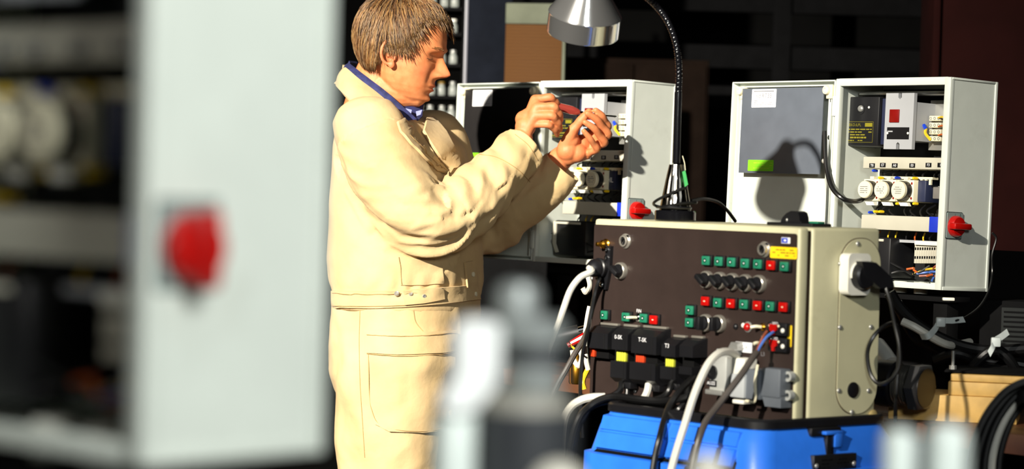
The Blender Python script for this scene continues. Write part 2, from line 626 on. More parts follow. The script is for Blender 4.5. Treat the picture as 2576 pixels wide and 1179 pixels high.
    a = rectR(2239, 275, 2263, 308, .035)
    MB(FRONT(.035)).box(a[0], a[1], a[2], a[3], -.002, .003, bev=.0012).build('red_button', M_DRED, br)
    a = rectR(2232, 320, 2287, 350, .035)
    wd = MB(FRONT(.035)).box(a[0], a[1], a[2], a[3], -.001, .0012).build('window', M_BLACK, br)
    MB(FRONT(.033)).box(a[0] + .003, a[0] + .018, a[3] - .011, a[3] - .008, 0, .001).build('lever_mark', M_DEVG, wd)
    for uu in (a[0] + .001, a[1] - .003):
        MB(FRONT(.033)).ball((uu + .001, (a[2] + a[3]) / 2, 0), .003, .003, .002).build('screw', M_WHITE, wd)
    # top hanging rail and clear hood under the roof
    MB(FRONT()).box(.02, CW - .03, CH - .034, CH - .026, -.10, -.055, bev=.002).build('top_rail', M_STEEL, root)
    # terminal stack on the right
    x0, x1, z0, z1 = rectR(2338, 252, 2376, 378, .11)
    MB(FRONT()).box(x0, x1 + .01, z0, z1, -.135, -.11, bev=.001).build('upright_rail', M_STEEL, root)
    for i in range(4):
        a = rectR(2337, 291 + i * 17, 2366, 304 + i * 17, .085)
        tb = MB(FRONT()).box(a[0], a[1], a[2], a[3], -.11, -.085, bev=.0015).build('terminal_block', M_CREAM, root)
        for k in range(3):
            uu = a[0] + (a[1] - a[0]) * (k + .5) / 3
            MB(FRONT(.0852)).lathe([(.0036, 0), (.0036, .0012), (.002, .0012), (.002, 0)], uu, (a[2] + a[3]) / 2, 10).build('terminal_screw', M_STEEL, tb)
    for i in range(3):
        a = cR(2366, 296 + 22 * i, .08)
        MB(FRONT()).tube([(a[0] - .008, a[1], -.082), (a[0] + .01, a[1] + .001, -.078), (a[0] + .03, a[1] - .01, -.09)], .0022, 6).build('wire', M_WIREO if i else M_WIREY, root)
    a = cR(2325, 320, .075)
    MB(FRONT()).tube([(a[0] + .012, a[1] - .028, -.085), (a[0] + .004, a[1] - .014, -.076), (a[0] + .006, a[1] - .002, -.074)], .0035, 6).build('wire', M_WIREY, root)
    MB(FRONT()).tube([(a[0] + .006, a[1] - .004, -.074), (a[0], a[1] + .006, -.072)], .0042, 6, smooth=0).build('wire_sleeve', M_BLUE, root)
    # trunking, upper and lower
    x0, x1, z0, z1 = rectR(2171, 395, 2380, 425, .055)
    ut = MB(FRONT()).box(x0, CW - .012, z0, z1, -.14, -.055, bev=.002).build('upper_trunking', M_TRUNK, root, label='beige wiring duct with black tags')
    for (tx, ty, s) in ((2194, 416, 'T8'), (2221, 415, 'E7'), (2251, 416, 'A0'), (2295, 416, 'E0'), (2336, 415, 'F3'), (2366, 415, '1')):
        u, v = cR(tx, ty, .055)
        if u > CW - .02:
            continue
        tg = MB(FRONT(.055)).box(u - .0085, u + .0085, v - .005, v + .005, 0, .0006).build('tag', M_BLACK, ut)
        MB(FRONT(.055)).text(s, .0085, u, v, .0008).build('lettering', M_LABEL, tg)
    x0, x1, z0, z1 = rectR(2166, 543, 2380, 580, .055)
    lt = MB(FRONT()).box(x0, CW - .012, z0, z1, -.14, -.055, bev=.002).build('lower_trunking', M_TRUNK, root)
    a = rectR(2338, 545, 2362, 584, .055)
    MB(FRONT(.055)).box(a[0], a[1], a[2], a[3], -.006, .0012, bev=.0005).build('tape', M_BLUETAPE, lt, label='blue tape wrapped round the duct')
    # timers
    zr = rectR(2205, 450, 2300, 506, .06)
    MB(FRONT()).box(zr[0] - .03, CW - .02, zr[2] + .012, zr[3] - .012, -.14, -.115).build('din_rail', M_STEEL, root)
    for i, (tx0, tx1) in enumerate(((2172, 2211), (2213, 2253), (2255, 2298))):
        a = rectR(tx0, 450 + i, tx1, 505 + i, .06)
        tb = MB(FRONT()).box(a[0], a[1], a[2], a[3], -.13, -.06, bev=.0015).build('timer_relay', M_CREAM, root, label='cream timer relay with round dial')
        um, vm = (a[0] + a[1]) / 2, (a[2] + a[3]) / 2
        rr = min(a[1] - a[0], a[3] - a[2]) * .42
        MB(FRONT(.06)).lathe([(rr * 1.06, 0), (rr * 1.06, .016)], um, vm, 28).build('dial_skirt', M_BLACK, tb)
        dl = MB(FRONT(.06)).lathe([(rr, .016), (rr, .023), (rr * .92, .025)], um, vm, 28).build('dial', M_CREAM, tb)
        dp = MB(FRONT(.0345))
        fine_print(dp, um - rr * .55, um + rr * .55, vm - rr * .45, vm + rr * .45, 0, 4, rnd, .7, .35)
        dp.build('print', M_PRINT, dl)
        for (sx, sz) in ((a[1] - .006, a[3] - .008), (a[1] - .006, a[2] + .008)):
            MB(FRONT(.06)).ball((sx, sz, 0), .0028, .0032, .001).build('screw', M_DRED, tb)
        MB(FRONT(.06)).poly([(um - .008, a[2] - .010), (um + .016, a[2] - .010), (um + .011, a[2] - .002), (um - .014, a[2] - .002)], -.006, .004).build('release_tab', M_WHITE, tb)
        MB(FRONT(.06)).box(um - .004, um + .008, a[3], a[3] + .006, -.008, .001).build('clip', M_CREAM, tb)
    a = rectR(2301, 453, 2320, 508, .075)
    cn = MB(FRONT()).box(a[0], a[1] + .01, a[2], a[3], -.135, -.075, bev=.003).build('contactor', M_DBLUE, root)
    if variant == 'left':
        MB(FRONT(.0748)).text('DIL', .018, a[0] + .012, (a[2] + a[3]) / 2, 0).build('lettering', M_LABEL, cn)
    a = rectR(2346, 470, 2364, 500, .085)
    MB(FRONT()).box(a[0], a[1], a[2], a[3], -.13, -.085, bev=.002).build('relay_socket', mat('clear_relay', (120, 116, 112), .15), root)
    sr = rectR(2210, 444, 2346, 450, .08)
    st = MB(FRONT()).box(sr[0], sr[1], sr[2], sr[3], -.10, -.08).build('marker_strip', M_CREAM, root)
    for k in range(3):
        a = cR(2318 + 11 * k, 456, .08)
        MB(FRONT(.08)).box(a[0] - .003, a[0] + .003, a[1] - .008, a[1] + .006, -.004, .001).build('marker', M_CREAM, st)
    for (wx, wy, m) in ((2199, 429, M_BLUE), (2189, 534, M_BLUE), (2202, 532, M_YELLOW), (2215, 532, M_YELLOW), (2214, 447, M_YELLOW), (2256, 447, M_BLUE), (2300, 448, M_YELLOW), (2258, 512, M_YELLOW), (2301, 512, M_YELLOW)):
        u, v = cR(wx, wy, .065)
        MB(FRONT(.065)).lathe([(.003, -.01), (.0036, .0), (.0026, .005)], u, v, 10).build('wire_ferrule', m, root)
    rw = random.Random(seed + 5)
    for k in range(9):
        x = .07 + k * .026 + rw.uniform(-.005, .005)
        zt = cR(2250, 428, .08)[1]
        zb = cR(2250, 448, .08)[1]
        MB(FRONT()).tube([(x, zt, -.10), (x + rw.uniform(-.01, .01), (zt + zb) / 2, -.082), (x + rw.uniform(-.012, .012), zb, -.10)], .0021, 6, 4).build('wire', M_BLACK, root)
        zt = cR(2250, 512, .08)[1]
        zb = cR(2250, 545, .08)[1]
        MB(FRONT()).tube([(x, zt, -.10), (x + rw.uniform(-.012, .012), (zt + zb) / 2, -.075), (x + rw.uniform(-.012, .012), zb, -.10)], .0021, 6, 4).build('wire', M_BLACK, root)
        zt = cR(2280, 584, .09)[1]
        zb = cR(2280, 610, .09)[1]
        MB(FRONT()).tube([(x, zt, -.10), (x + rw.uniform(-.006, .006), (zt + zb) / 2, -.09), (x, zb, -.10)], .0019, 6, 4).build('wire', rw.choice([M_BLACK, M_WIREO, M_BLACK, M_WIREY]), root)
    # terminal strip
    a = rectR(2238, 604, 2366, 611, .085)
    MB(FRONT()).box(a[0], CW - .014, a[2], a[3], -.12, -.085).build('strip_rail', M_DEVG, root)
    for k in range(10):
        b = rectR(2300 + k * 6.0, 613, 2305 + k * 6.0, 662, .088)
        tb = MB(FRONT()).box(b[0], b[1] + .001, b[2], b[3], -.12, -.088, bev=.0006).build('strip_terminal', M_TRUNK, root)
        hz = b[3] - b[2]
        for q in (.3, .75):
            MB(FRONT(.0878)).box(b[0] + .0012, b[1] - .0004, b[2] + hz * q - .003, b[2] + hz * q + .003, 0, .0002).build('contact_hole', M_BLACKM, tb)
    a = rectR(2300, 607, 2366, 617, .08)
    MB(FRONT()).box(a[0], CW - .013, a[2], a[3], -.12, -.08, bev=.001).build('strip_cap', M_WHITE, root)
    # loose wires at the bottom
    for (m, pts) in ((M_WIREY, ((2296, 690), (2315, 679), (2340, 676), (2372, 670))), (M_WIREB, ((2306, 688), (2325, 684), (2345, 683), (2372, 684))),
                     (M_WIREB, ((2338, 684), (2341, 693), (2344, 706))), (M_WIREO, ((2280, 677), (2290, 674), (2300, 680), (2316, 694), (2345, 690))),
                     (M_WIREBR, ((2312, 694), (2330, 690), (2350, 672), (2356, 662))), (M_WIREBR, ((2350, 694), (2362, 695), (2376, 690))),
                     (M_BLACK, ((2230, 690), (2260, 680), (2290, 686), (2330, 700))), (M_BLACK, ((2240, 660), (2262, 676), (2300, 690), (2330, 668)))):
        P = []
        for i, q in enumerate(pts):
            u, v = cR(q[0], q[1], .06)
            P.append((u, v, -.06 - .012 * (i % 2)))
        MB(FRONT()).tube(P, .0026, 6).build('wire', m, root)
    # bottom glands
    for gx in (2266, 2318):
        u, v = cR(gx, 698, .05)
        MB(TOP()).lathe([(.016, -.012), (.016, .012), (.0145, .014), (.006, .014)], u, .05, 20).build('bottom_gland', M_WHITE, root, label='white round cable gland')
    # black cable from the door to the box
    pts = []
    for (x, y, ly) in ((2075, 330, -.01), (2076, 380, -.014), (2080, 425, -.016), (2092, 470, -.022), (2118, 498, -.018), (2145, 506, .01), (2166, 503, .05), (2176, 494, .09)):
        p = on(MR, x, y, 1, ly)
        pts.append((p.x, p.y, p.z))
    MB().tube(pts, .0055, 10).build('door_cable', M_RUBBER, root, label='black cable from door to box')
    # rotary switch on the right side wall
    a = on(MR, 2399, 567, 0, CW)
    rotary_switch(root, SIDE(CW - t + .004), a.y, a.z, .0255, .0285, seed != 8)
    # big contactor low on the left
    p0 = on(ML, 1390, 640, 1, .055)
    p1 = on(ML, 1475, 556, 1, .055)
    ct = MB(FRONT()).box(p0.x, p1.x, p0.z, p1.z, -.14, -.055, bev=.006).build('main_contactor', M_BLACK, root, label='black main contactor in a beige frame')
    fr = MB(FRONT(.055))
    fr.box(p0.x + .006, p1.x - .02, p1.z - .010, p1.z - .004, 0, .003, bev=.001)
    fr.poly([(p0.x + .001, p1.z - .004), (p0.x + .012, p1.z - .004), (p0.x + .012, p0.z + .03), (p0.x + .024, p0.z + .008), (p0.x + .014, p0.z + .006), (p0.x + .001, p0.z + .03)], 0, .004)
    fr.build('frame', M_TRUNK, ct)
    if variant == 'left':
        for (x, y) in ((1355, 582), (1354, 605)):
            p = on(ML, x, y, 1, .06)
            MB(SIDE(t)).ball((.06, p.z, .0), .0042, .0042, .003).build('rivet', M_STEEL, root)
    return root

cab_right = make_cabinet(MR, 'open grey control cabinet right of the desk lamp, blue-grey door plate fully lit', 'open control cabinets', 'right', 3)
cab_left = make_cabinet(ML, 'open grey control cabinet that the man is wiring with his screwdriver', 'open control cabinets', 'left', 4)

# ------------------------------------------------------------------ work bench and stands
M_BENCH = mat('bench_wood', (96, 60, 38), 0.5, var=0.2, scale=9, bump=0.1, bscale=60)
BZ = 0.85
rowM = Matrix.Translation((0.42, 6.42, 0)) @ Matrix.Rotation(math.radians(-50), 4, 'Z')   # row frame: x along the row
bench = thing('work_bench', 'long brown wooden work bench under the two far cabinets', 'bench', rowM)
for k in range(5):
    MB().box(.5 if k == 0 else -.85, 1.65, -.45 if k == 0 else -.53 + k * .2, -.53 + (k + 1) * .2 - .002, BZ - .04, BZ, bev=.002).build('top_board', M_BENCH, bench)
for x in (-.80, .52, 1.55):
    for y in (-.43, .38):
        if x < 0 and y < 0:
            y = -.30
        MB().box(x, x + .06, y, y + .06, 0, BZ - .04, bev=.002).build('leg', M_DSTEEL, bench)
MB().box(.52, 1.6, -.42, -.38, .2, .26).build('stretcher', M_DSTEEL, bench)
bb = thing('dark_backing', 'black screen board added for the darkness behind the work bench', 'backing', rowM)  # added black board, stands in for the dark below the left cabinet
MB().box(-1.95, 1.3, .50, .52, .02, BZ + .33, bev=.002).build('board', M_BLACKM, bb)
for x in (-1.9, 1.2):
    MB().box(x - .02, x + .02, .46, .60, 0, .02).build('foot', M_BLACKM, bb)


def stand(M, label):
    p = M @ Vector((CW / 2, CD / 2, 0))
    root = thing('cabinet_stand', label, 'stand', Matrix.Translation((p.x, p.y, BZ)) @ Matrix.Rotation(math.radians(-50), 4, 'Z'), 'black cabinet stands')
    hgt = p.z - BZ
    MB().box(-.155, .155, -.05, .05, 0, .006, bev=.001).build('foot_plate', M_BLACKM, root)
    MB().box(-.16, .16, -.035, .035, hgt - .026, hgt - .012, bev=.001).build('top_rail', M_BLACKM, root)
    for x in (-.14, .10):
        MB().box(x, x + .04, -.02, .02, .006, hgt - .026, bev=.001).build('post', M_BLACKM, root)
    return root


stand(MR, 'black steel stand carrying the cabinet right of the lamp')
stand(ML, 'black steel stand carrying the cabinet the man works on')

# ------------------------------------------------------------------ beige test unit
TW, TD, TH = 0.590, 0.2268, 0.3754
MT = Matrix.Translation((0.1711, 5.377, CAMZ - 0.4519)) @ Matrix.Rotation(math.radians(-50.2), 4, 'Z')
tester = thing('test_unit', 'beige test unit with dark brown control panel of buttons and plugs', 'test unit', MT)
b = MB()
b.box(0, TW, .036, TD, 0, TH, bev=.007, seg=3)
b.build('body', M_BEIGE, tester)
MB().box(.006, TW - .006, .026, .04, .006, TH - .006).build('seal_gap', mat('seal_dark_brown', (58, 36, 16), .8), tester)
MB().box(0, TW, 0, .026, 0, TH, bev=.006, seg=3).build('door', M_BEIGE, tester)
MB(FRONT()).rrect(.0015, TW - .006, .002, TH - .012, 0, .0018, .006).build('control_panel', M_PANEL, tester, label='dark brown control panel')
PF = .0018


def tP(px, py, w=PF):
    p = on(MT, px, py, 1, -w)
    return p.x, p.z


def tRect(x0, y0, x1, y1, w=PF):
    m0, m1 = tP(x0, (y0 + y1) / 2, w), tP(x1, (y0 + y1) / 2, w)
    t, d = tP((x0 + x1) / 2, y0, w), tP((x0 + x1) / 2, y1, w)
    return m0[0], m1[0], d[1], t[1]


def push_button(px, py, col, mark='o'):
    u, v = tP(px, py, .012)
    g = MB(FRONT()).box(u - .0125, u + .0135, v - .0105, v + .0115, PF, .008, bev=.001).build('push_button', M_BLACK, tester, label=('green' if col == 'g' else 'red') + ' push button in black bezel')
    MB(FRONT()).box(u - .011, u + .011, v - .009, v + .009, .008, .0135, bev=.002).build('button_cap', M_GREEN if col == 'g' else M_RED, g)
    mk = MB(FRONT())
    if col == 'g':
        mk.lathe([(.0042, .0135), (.0042, .0138), (.0024, .0138), (.0024, .0135)], u - .001, v, 14, caps=False)
        mk.build('mark', M_BLACK, g)
        MB(FRONT()).cyl(u - .001, v, .0134, .0138, .0014, 10).build('mark_dot', M_LABEL, g)
    else:
        mk.box(u - .0022, u + .0022, v - .0010, v + .0010, .0134, .0138)
        mk.build('mark', M_CREAM, g)


for (x, y, c) in ((1775, 655, 'g'), (1807, 657, 'g'), (1839, 659, 'g'), (1873, 662, 'g'), (1905, 664, 'g'), (1938, 667, 'r'), (1972, 670, 'g'),
                  (1773, 757, 'r'), (1804, 761, 'g'), (1837, 763, 'r'), (1870, 765, 'g'), (1904, 768, 'r'), (1936, 770, 'g'), (1969, 772, 'r'),
                  (1734, 780, 'g'), (1733, 811, 'g'), (1518, 792, 'g'), (1573, 797, 'g'), (1618, 800, 'g'), (1643, 804, 'r')):
    push_button(x, y, c)


def selector(px, py, rot):
    u, v = tP(px, py, .01)
    s = MB(FRONT()).lathe([(.0178, PF), (.0178, .008), (.0165, .0115), (.0150, .0125), (.0138, .0115), (.0138, .009)], u, v, 32).build('selector_switch', M_SATIN, tester, label='black selector knob in chrome ring')
    MB(FRONT()).lathe([(.0137, PF), (.0137, .0145), (.0125, .0165), (.004, .0168)], u, v, 24).build('knob_base', M_BLACK, s)
    X = Matrix.Translation((u, v, 0)) @ Matrix.Rotation(math.radians(rot), 4, 'Z')
    k = MB(FRONT())
    k.box(-.0140, .0130, -.0052, .0052, .010, .029, bev=.0025, X=X)
    k.build('grip', M_BLACK, s)


for (x, y) in ((1773, 703), (1806, 706), (1838, 709), (1871, 712), (1905, 714)):
    selector(x, y, -38)
for (x, y) in ((1771, 812), (1804, 814)):
    selector(x, y, 90)
selector(1557, 681, -35)


def key_lock(px, py):
    u, v = tP(px, py, .008)
    k = MB(FRONT()).lathe([(.0155, PF), (.0155, .005), (.012, .008), (.0115, .012), (.009, .013), (.008, .010)], u, v, 24).build('key_lock', M_SATIN, tester, label='round chrome cam lock')
    MB(FRONT()).cyl(u, v, .009, .0105, .0085, 18).build('lock_core', M_DSTEEL, k)
    X = Matrix.Translation((u, v, 0)) @ Matrix.Rotation(math.radians(55), 4, 'Z')
    MB(FRONT()).box(-.007, .007, -.0016, .0016, .0105, .013, bev=.0005, X=X).build('key_bit', M_CHROME, k)
    MB(FRONT()).box(u + .004, u + .012, v + .004, v + .013, PF, .008, bev=.002).build('lug', M_CHROME, k)


key_lock(1570, 606)
key_lock(1919, 627)
u, v = tP(1525, 614)
bl = MB(FRONT()).lathe([(.0115, PF), (.0115, .004), (.009, .006), (.0085, .014), (.005, .018), (.0045, .028), (.0025, .029)], u, v, 20).build('brass_nozzle', M_BRASS, tester, label='small brass nozzle')

# toggle switches, lamps
u, v = tP(1606, 798, .003)
tg = MB(FRONT()).lathe([(.009, PF), (.009, .005), (.006, .008), (.004, .009)], u, v, 16).build('toggle_switch', M_CHROME, tester)
MB(FRONT()).tube([(u, v, .008), (u - .004, v, .018), (u - .012, v - .001, .026)], .0028, 8).build('toggle_lever', M_CREAM, tg)
MB(FRONT()).text('FIN', .010, u, v + .013, PF + .0004).build('lettering', M_LABEL, tg)
u, v = tP(1851, 821, .003)
MB(FRONT()).ball((u, v, .003), .006, .006, .005).build('black_lamp', M_BLACK, tester)
u, v = tP(1880, 822, .005)
MB(FRONT()).ball((u, v, .005), .0085, .008, .007).build('red_lamp', M_RED, tester, label='red indicator lamp')
MB(FRONT()).lathe([(.0105, PF), (.0105, .004), (.008, .005)], u, v, 18).build('lamp_bezel', M_STEEL, tester)
u, v = tP(1869, 818, .005)
MB(FRONT()).ball((u, v, .004), .0045, .005, .004).build('white_stud', M_WHITE, tester)
for (x, y, dx) in ((1919, 822, -.014), (1917, 863, -.004)):
    u, v = tP(x, y, .003)
    tg = MB(FRONT()).lathe([(.0075, PF), (.0075, .005), (.005, .008)], u, v, 16).build('toggle_switch', M_BRASS, tester)
    MB(FRONT()).tube([(u, v, .007), (u + dx * .4, v + .001, .016), (u + dx, v - .001, .022)], .0032, 8).build('toggle_lever', M_CREAM, tg)
    MB(FRONT()).text('LO' if dx < -.01 else 'L3', .011, u + .002, v - .021, PF + .0004).build('lettering', M_PRINT, tg)
# screw terminal modules
for (y0, y1, s) in ((810, 845, '- XEQ'), (848, 886, '- EPQ')):
    a = tRect(1930, y0, 1978, y1, .014)
    md = MB(FRONT()).box(a[0], a[1], a[2] + .001, a[3] - .001, PF, .014, bev=.002).build('terminal_module', M_BLACK, tester, label='black terminal module with red clamp')
    um = a[0] + (a[1] - a[0]) * .36
    vm = (a[2] + a[3]) / 2
    MB(FRONT()).poly([(um - .010, vm + .009), (um + .010, vm + .009), (um + .009, vm - .002), (um + .003, vm - .006), (um + .003, vm - .012), (um - .003, vm - .012), (um - .003, vm - .006), (um - .009, vm - .002)], .014, .018).build('red_clamp', M_RED, md)
    MB(FRONT()).ball((a[1] - .009, vm - .002, .0145), .0048, .0048, .003).build('white_socket', M_WHITE, md)
    MB(FRONT()).text(s, .008, um, a[3] - .003, .0143).build('lettering', M_LABEL, md)
    for du in (-.012, .012):
        MB(FRONT()).ball((um + du, vm + .006, .0142), .0026, .0026, .002).build('pin', M_CREAM, md)
a = tRect(1981, 818, 1992, 872)
MB(FRONT()).rrect(a[0], a[1], a[2], a[3], PF, PF + .0006, .0015).build('yellow_strip', M_YELLOW, tester)
a = tRect(1938, 621, 2006, 650)
yl = MB(FRONT()).rrect(a[0], a[1], a[2], a[3], PF, PF + .0006, .003).build('yellow_label', M_YELLOW, tester, label='yellow printed label')
fp = MB(FRONT(-PF - .0006))
fine_print(fp, a[0] + .006, a[1] - .006, a[2] + .003, a[3] - .003, 0, 3, random.Random(2), .6, .4)
fp.build('print', M_OCHRE, yl)
a = tRect(1966, 597, 1988, 612)
bl = MB(FRONT()).rrect(a[0], a[1], a[2], a[3], PF, PF + .0005, .0008).build('blue_badge', M_LABEL, tester)
MB(FRONT()).box(a[0] + .001, a[1] - .006, a[2] + .001, a[3] - .001, PF + .0005, PF + .0008).build('badge_print', M_BLUE, bl)
MB(FRONT()).box(a[0] + .007, a[1] - .010, a[2] + .004, a[3] - .004, PF + .0008, PF + .001).build('badge_centre', M_LABEL, bl)

# black connector housings in the lower left
cons = ((1478, 822, 1534, 876, None, 'red', ''), (1539, 826, 1584, 880, (1537, 908, 1582, 962), 'yg', '0-SK'), (1588, 830, 1656, 890, (1585, 912, 1655, 968), 'or', 'T-SK'),
        (1664, 853, 1704, 897, (1662, 922, 1706, 966), 'yg', 'T3'), (1709, 855, 1748, 898, (1709, 922, 1747, 954), None, ''))
for (x0, y0, x1, y1, low, mid, s) in cons:
    d1 = .040
    a = tRect(x0, y0, x1 - 5, y1, d1)
    top = MB(FRONT())
    c = min(.012, (a[1] - a[0]) * .2)
    prof = [(a[0], a[2]), (a[1], a[2]), (a[1], a[3]), (a[0], a[3])]
    # hood tapering to its front
    vs = [(a[0] - .002, a[2] + .0, PF), (a[1] + .002, a[2], PF), (a[1] + .002, a[3] + .004, PF), (a[0] - .002, a[3] + .004, PF),
          (a[0], a[2], d1), (a[1], a[2], d1), (a[1], a[3] - .012, d1), (a[0], a[3] - .012, d1), (a[1], a[3], d1 - .016), (a[0], a[3], d1 - .016)]
    fs = [(0, 3, 2, 1), (4, 5, 6, 7), (7, 6, 8, 9), (9, 8, 2, 3), (0, 1, 5, 4), (1, 2, 8, 6, 5), (0, 4, 7, 9, 3)]
    top.add(vs, fs)
    hd = top.build('connector_hood', M_BLACK, tester, smooth=0, label='black connector hood')
    MB(FRONT()).box(a[0] + .003, a[1] - .003, a[3] + .003, a[3] + .008, PF, .012, bev=.0015).build('locking_clip', M_SATIN, hd)
    MB(FRONT()).box(a[0] + (a[1] - a[0]) * .82, a[0] + (a[1] - a[0]) * .86, a[2] + .002, a[3] - .014, d1, d1 + .0012).build('edge_trim', M_DSTEEL, hd)
    if s:
        MB(FRONT()).text(s, .012, (a[0] + a[1]) / 2 - .004, (a[2] + a[3]) / 2 + .004, d1 + .0004).build('lettering', M_LABEL, hd)
    core = tRect(x0 + 3, y1 - 2, x1 - 4, (low[1] if low else y1 + 22) + 2, .024)
    mdl = MB(FRONT()).box(core[0] + .002, core[1] - .002, core[2], core[3], PF, .020).build('contact_insert', M_BLACKM, hd)
    if mid:
        mm = {'red': M_ORANGE, 'or': M_ORANGE, 'yg': M_YGREEN}[mid]
        f0, f1 = {'red': (.1, .36), 'or': (.18, .52), 'yg': (.3, .92)}[mid]
        n = 4 if mid != 'red' else 2
        L = core[1] - core[0]
        for k in range(n):
            uu0 = core[0] + L * (f0 + (f1 - f0) * k / n)
            uu1 = core[0] + L * (f0 + (f1 - f0) * (k + .8) / n)
            MB(FRONT()).box(uu0, uu1, core[2] + .002, core[3] - .002, .020, .027, bev=.0006).build('contact_block', mm, mdl)
    if low:
        l = tRect(low[0], low[1], low[2] - 5, low[3], d1 - .002)
        vs = [(l[0] - .001, l[2] + .004, PF), (l[1] + .002, l[2] + .004, PF), (l[1] + .002, l[3], PF), (l[0] - .001, l[3], PF),
              (l[0], l[2] + .010, d1), (l[1], l[2] + .010, d1), (l[1], l[3], d1), (l[0], l[3], d1), (l[1], l[2], d1 - .014), (l[0], l[2], d1 - .014)]
        fs = [(0, 1, 2, 3), (7, 6, 5, 4), (4, 5, 8, 9), (9, 8, 1, 0), (3, 2, 6, 7), (1, 8, 5, 6, 2), (0, 3, 7, 4, 9)]
        lo = MB(FRONT()).add(vs, fs).build('connector_plug_body', M_BLACK, tester, smooth=0, label='lower half of black connector')
        MB(FRONT()).box(l[0] + (l[1] - l[0]) * .8, l[0] + (l[1] - l[0]) * .84, l[2] + .012, l[3] - .002, d1, d1 + .0012).build('edge_trim', M_DSTEEL, lo)
        MB(FRONT()).box((l[0] + l[1]) / 2, l[1], l[2] - .012, l[2] + .006, .006, d1 - .012, bev=.002).build('cable_entry', M_BLACK, lo)

# grey connector hoods in the lower middle
a = tRect(1784, 893, 1816, 985, .045)
g1 = MB(FRONT()).box(a[0], a[1] + .012, a[2], a[3], PF, .045, bev=.004).build('clamp_housing', M_GLAND, tester, label='light grey clamp housing with black socket')
u, v = tP(1790, 935, .046)
MB(FRONT()).lathe([(.013, .044), (.014, .050), (.011, .050), (.010, .044)], u + .003, v, 20).build('socket_ring', M_BLACK, g1)
MB(FRONT()).cyl(u + .003, v, .040, .047, .010, 18).build('socket_core', M_DSTEEL, g1)
MB(FRONT()).box(a[0] - .003, a[0] + .022, a[2] + .010, a[2] + .022, .045, .0475).build('tag', M_BLACK, g1)
MB(FRONT()).text('AUZE', .009, a[0] + .009, a[2] + .016, .0478).build('lettering', M_LABEL, g1)
MB(FRONT()).box(a[0] - .006, a[1] + .006, a[2] - .006, a[2] + .004, PF, .05, bev=.002).build('lower_clip', M_STEEL, g1)
MB(FRONT()).box(a[0] + .006, a[1] + .01, a[3] - .002, a[3] + .012, PF, .034, bev=.002).build('upper_clip', M_GLAND, g1)
MB(FRONT()).box(a[0] - .022, a[0] + .006, a[3] - .034, a[3] - .022, .018, .034, bev=.002).build('side_lever', M_GLAND, g1)
a = tRect(1822, 868, 1848, 880, .03)
MB(FRONT()).poly([(a[0], a[2]), (a[1], a[2]), (a[1] - .002, a[3] + .006), (a[0] + .010, a[3] + .006)], PF, .022).build('spring_clip', M_STEEL, tester)
a = tRect(1853, 860, 1894, 886)
lb = MB(FRONT()).box(a[0], a[1], a[2], a[3], PF, .006, bev=.001).build('name_tag', M_LABEL, tester)
MB(FRONT()).text('S12A', .012, (a[0] + a[1]) / 2, (a[2] + a[3]) / 2, .0063).build('lettering', M_PRINT, lb)
a = tRect(1818, 892, 1834, 990, .03)
MB(FRONT()).box(a[0], a[1] + .01, a[2], a[3], PF, .03, bev=.003).build('gland_spacer', M_DSTEEL, tester)
a = tRect(1836, 900, 1872, 1000, .048)
g2 = MB(FRONT()).box(a[0], a[1], a[2], a[3] - .03, PF, .048, bev=.003).build('cable_outlet', mat('pale_grey_plastic', (176, 180, 182), .4), tester)
MB(FRONT()).box(a[0], a[1] - .002, a[3] - .032, a[3], .010, .046, bev=.004).build('gland_nut', M_WHITE, g2, label='white cable gland nut')
MB(FRONT()).box(a[0] + .004, a[1] - .004, a[2] - .012, a[2] - .004, .02, .044, bev=.002).build('foot_clip', M_WHITE, g2)
a = tRect(1862, 928, 1908, 1004, .042)
g3 = MB(FRONT()).box(a[0] - .004, a[1], a[2], a[3], PF, .042, bev=.004).build('grey_hood', M_HOOD, tester, label='grey metal connector hood')
a2 = tRect(1918, 926, 1962, 1000, .034)
g4 = MB(FRONT()).box(a2[0] - .006, a2[1], a2[2], a2[3], PF, .034, bev=.004).build('grey_hood', M_HOOD, tester, label='grey metal connector hood')
MB(FRONT()).poly([(a2[0] + .004, a2[2] - .018), (a2[1], a2[2] - .018), (a2[1], a2[2] + .006), (a2[0] - .006, a2[2] + .006)], PF, .030).build('hood_foot', M_HOOD, g4)
for vv in (a2[3] - .018, a2[2] + .002):
    MB(FRONT()).lathe([(.010, .006), (.010, .018), (.005, .018), (.005, .006)], a2[1] + .004, vv + .004, 16).build('lug', M_GLAND, g4)
lv = MB(FRONT())
lv.tube([(a2[0] - .012, a2[3] + .004, .036), (a2[0] - .007, (a2[2] + a2[3]) / 2, .047), (a2[0] - .006, a2[2] - .008, .047), (a2[0] - .03, a2[2] - .010, .047)], .0028, 8, 5)
lv.build('locking_lever', M_CREAM, g4)
# screws scattered on the panel
for (x, y) in ((1709, 962), (1488, 700), (1597, 984)):
    u, v = tP(x, y)
    MB(FRONT()).ball((u, v, PF), .004, .004, .002).build('panel_screw', M_STEEL, tester)

# side of the test unit: oval plate, screws, mains outlet
def tS(px, py, w=0.0):
    p = on(MT, px, py, 0, TW + w)
    return p.y, p.z


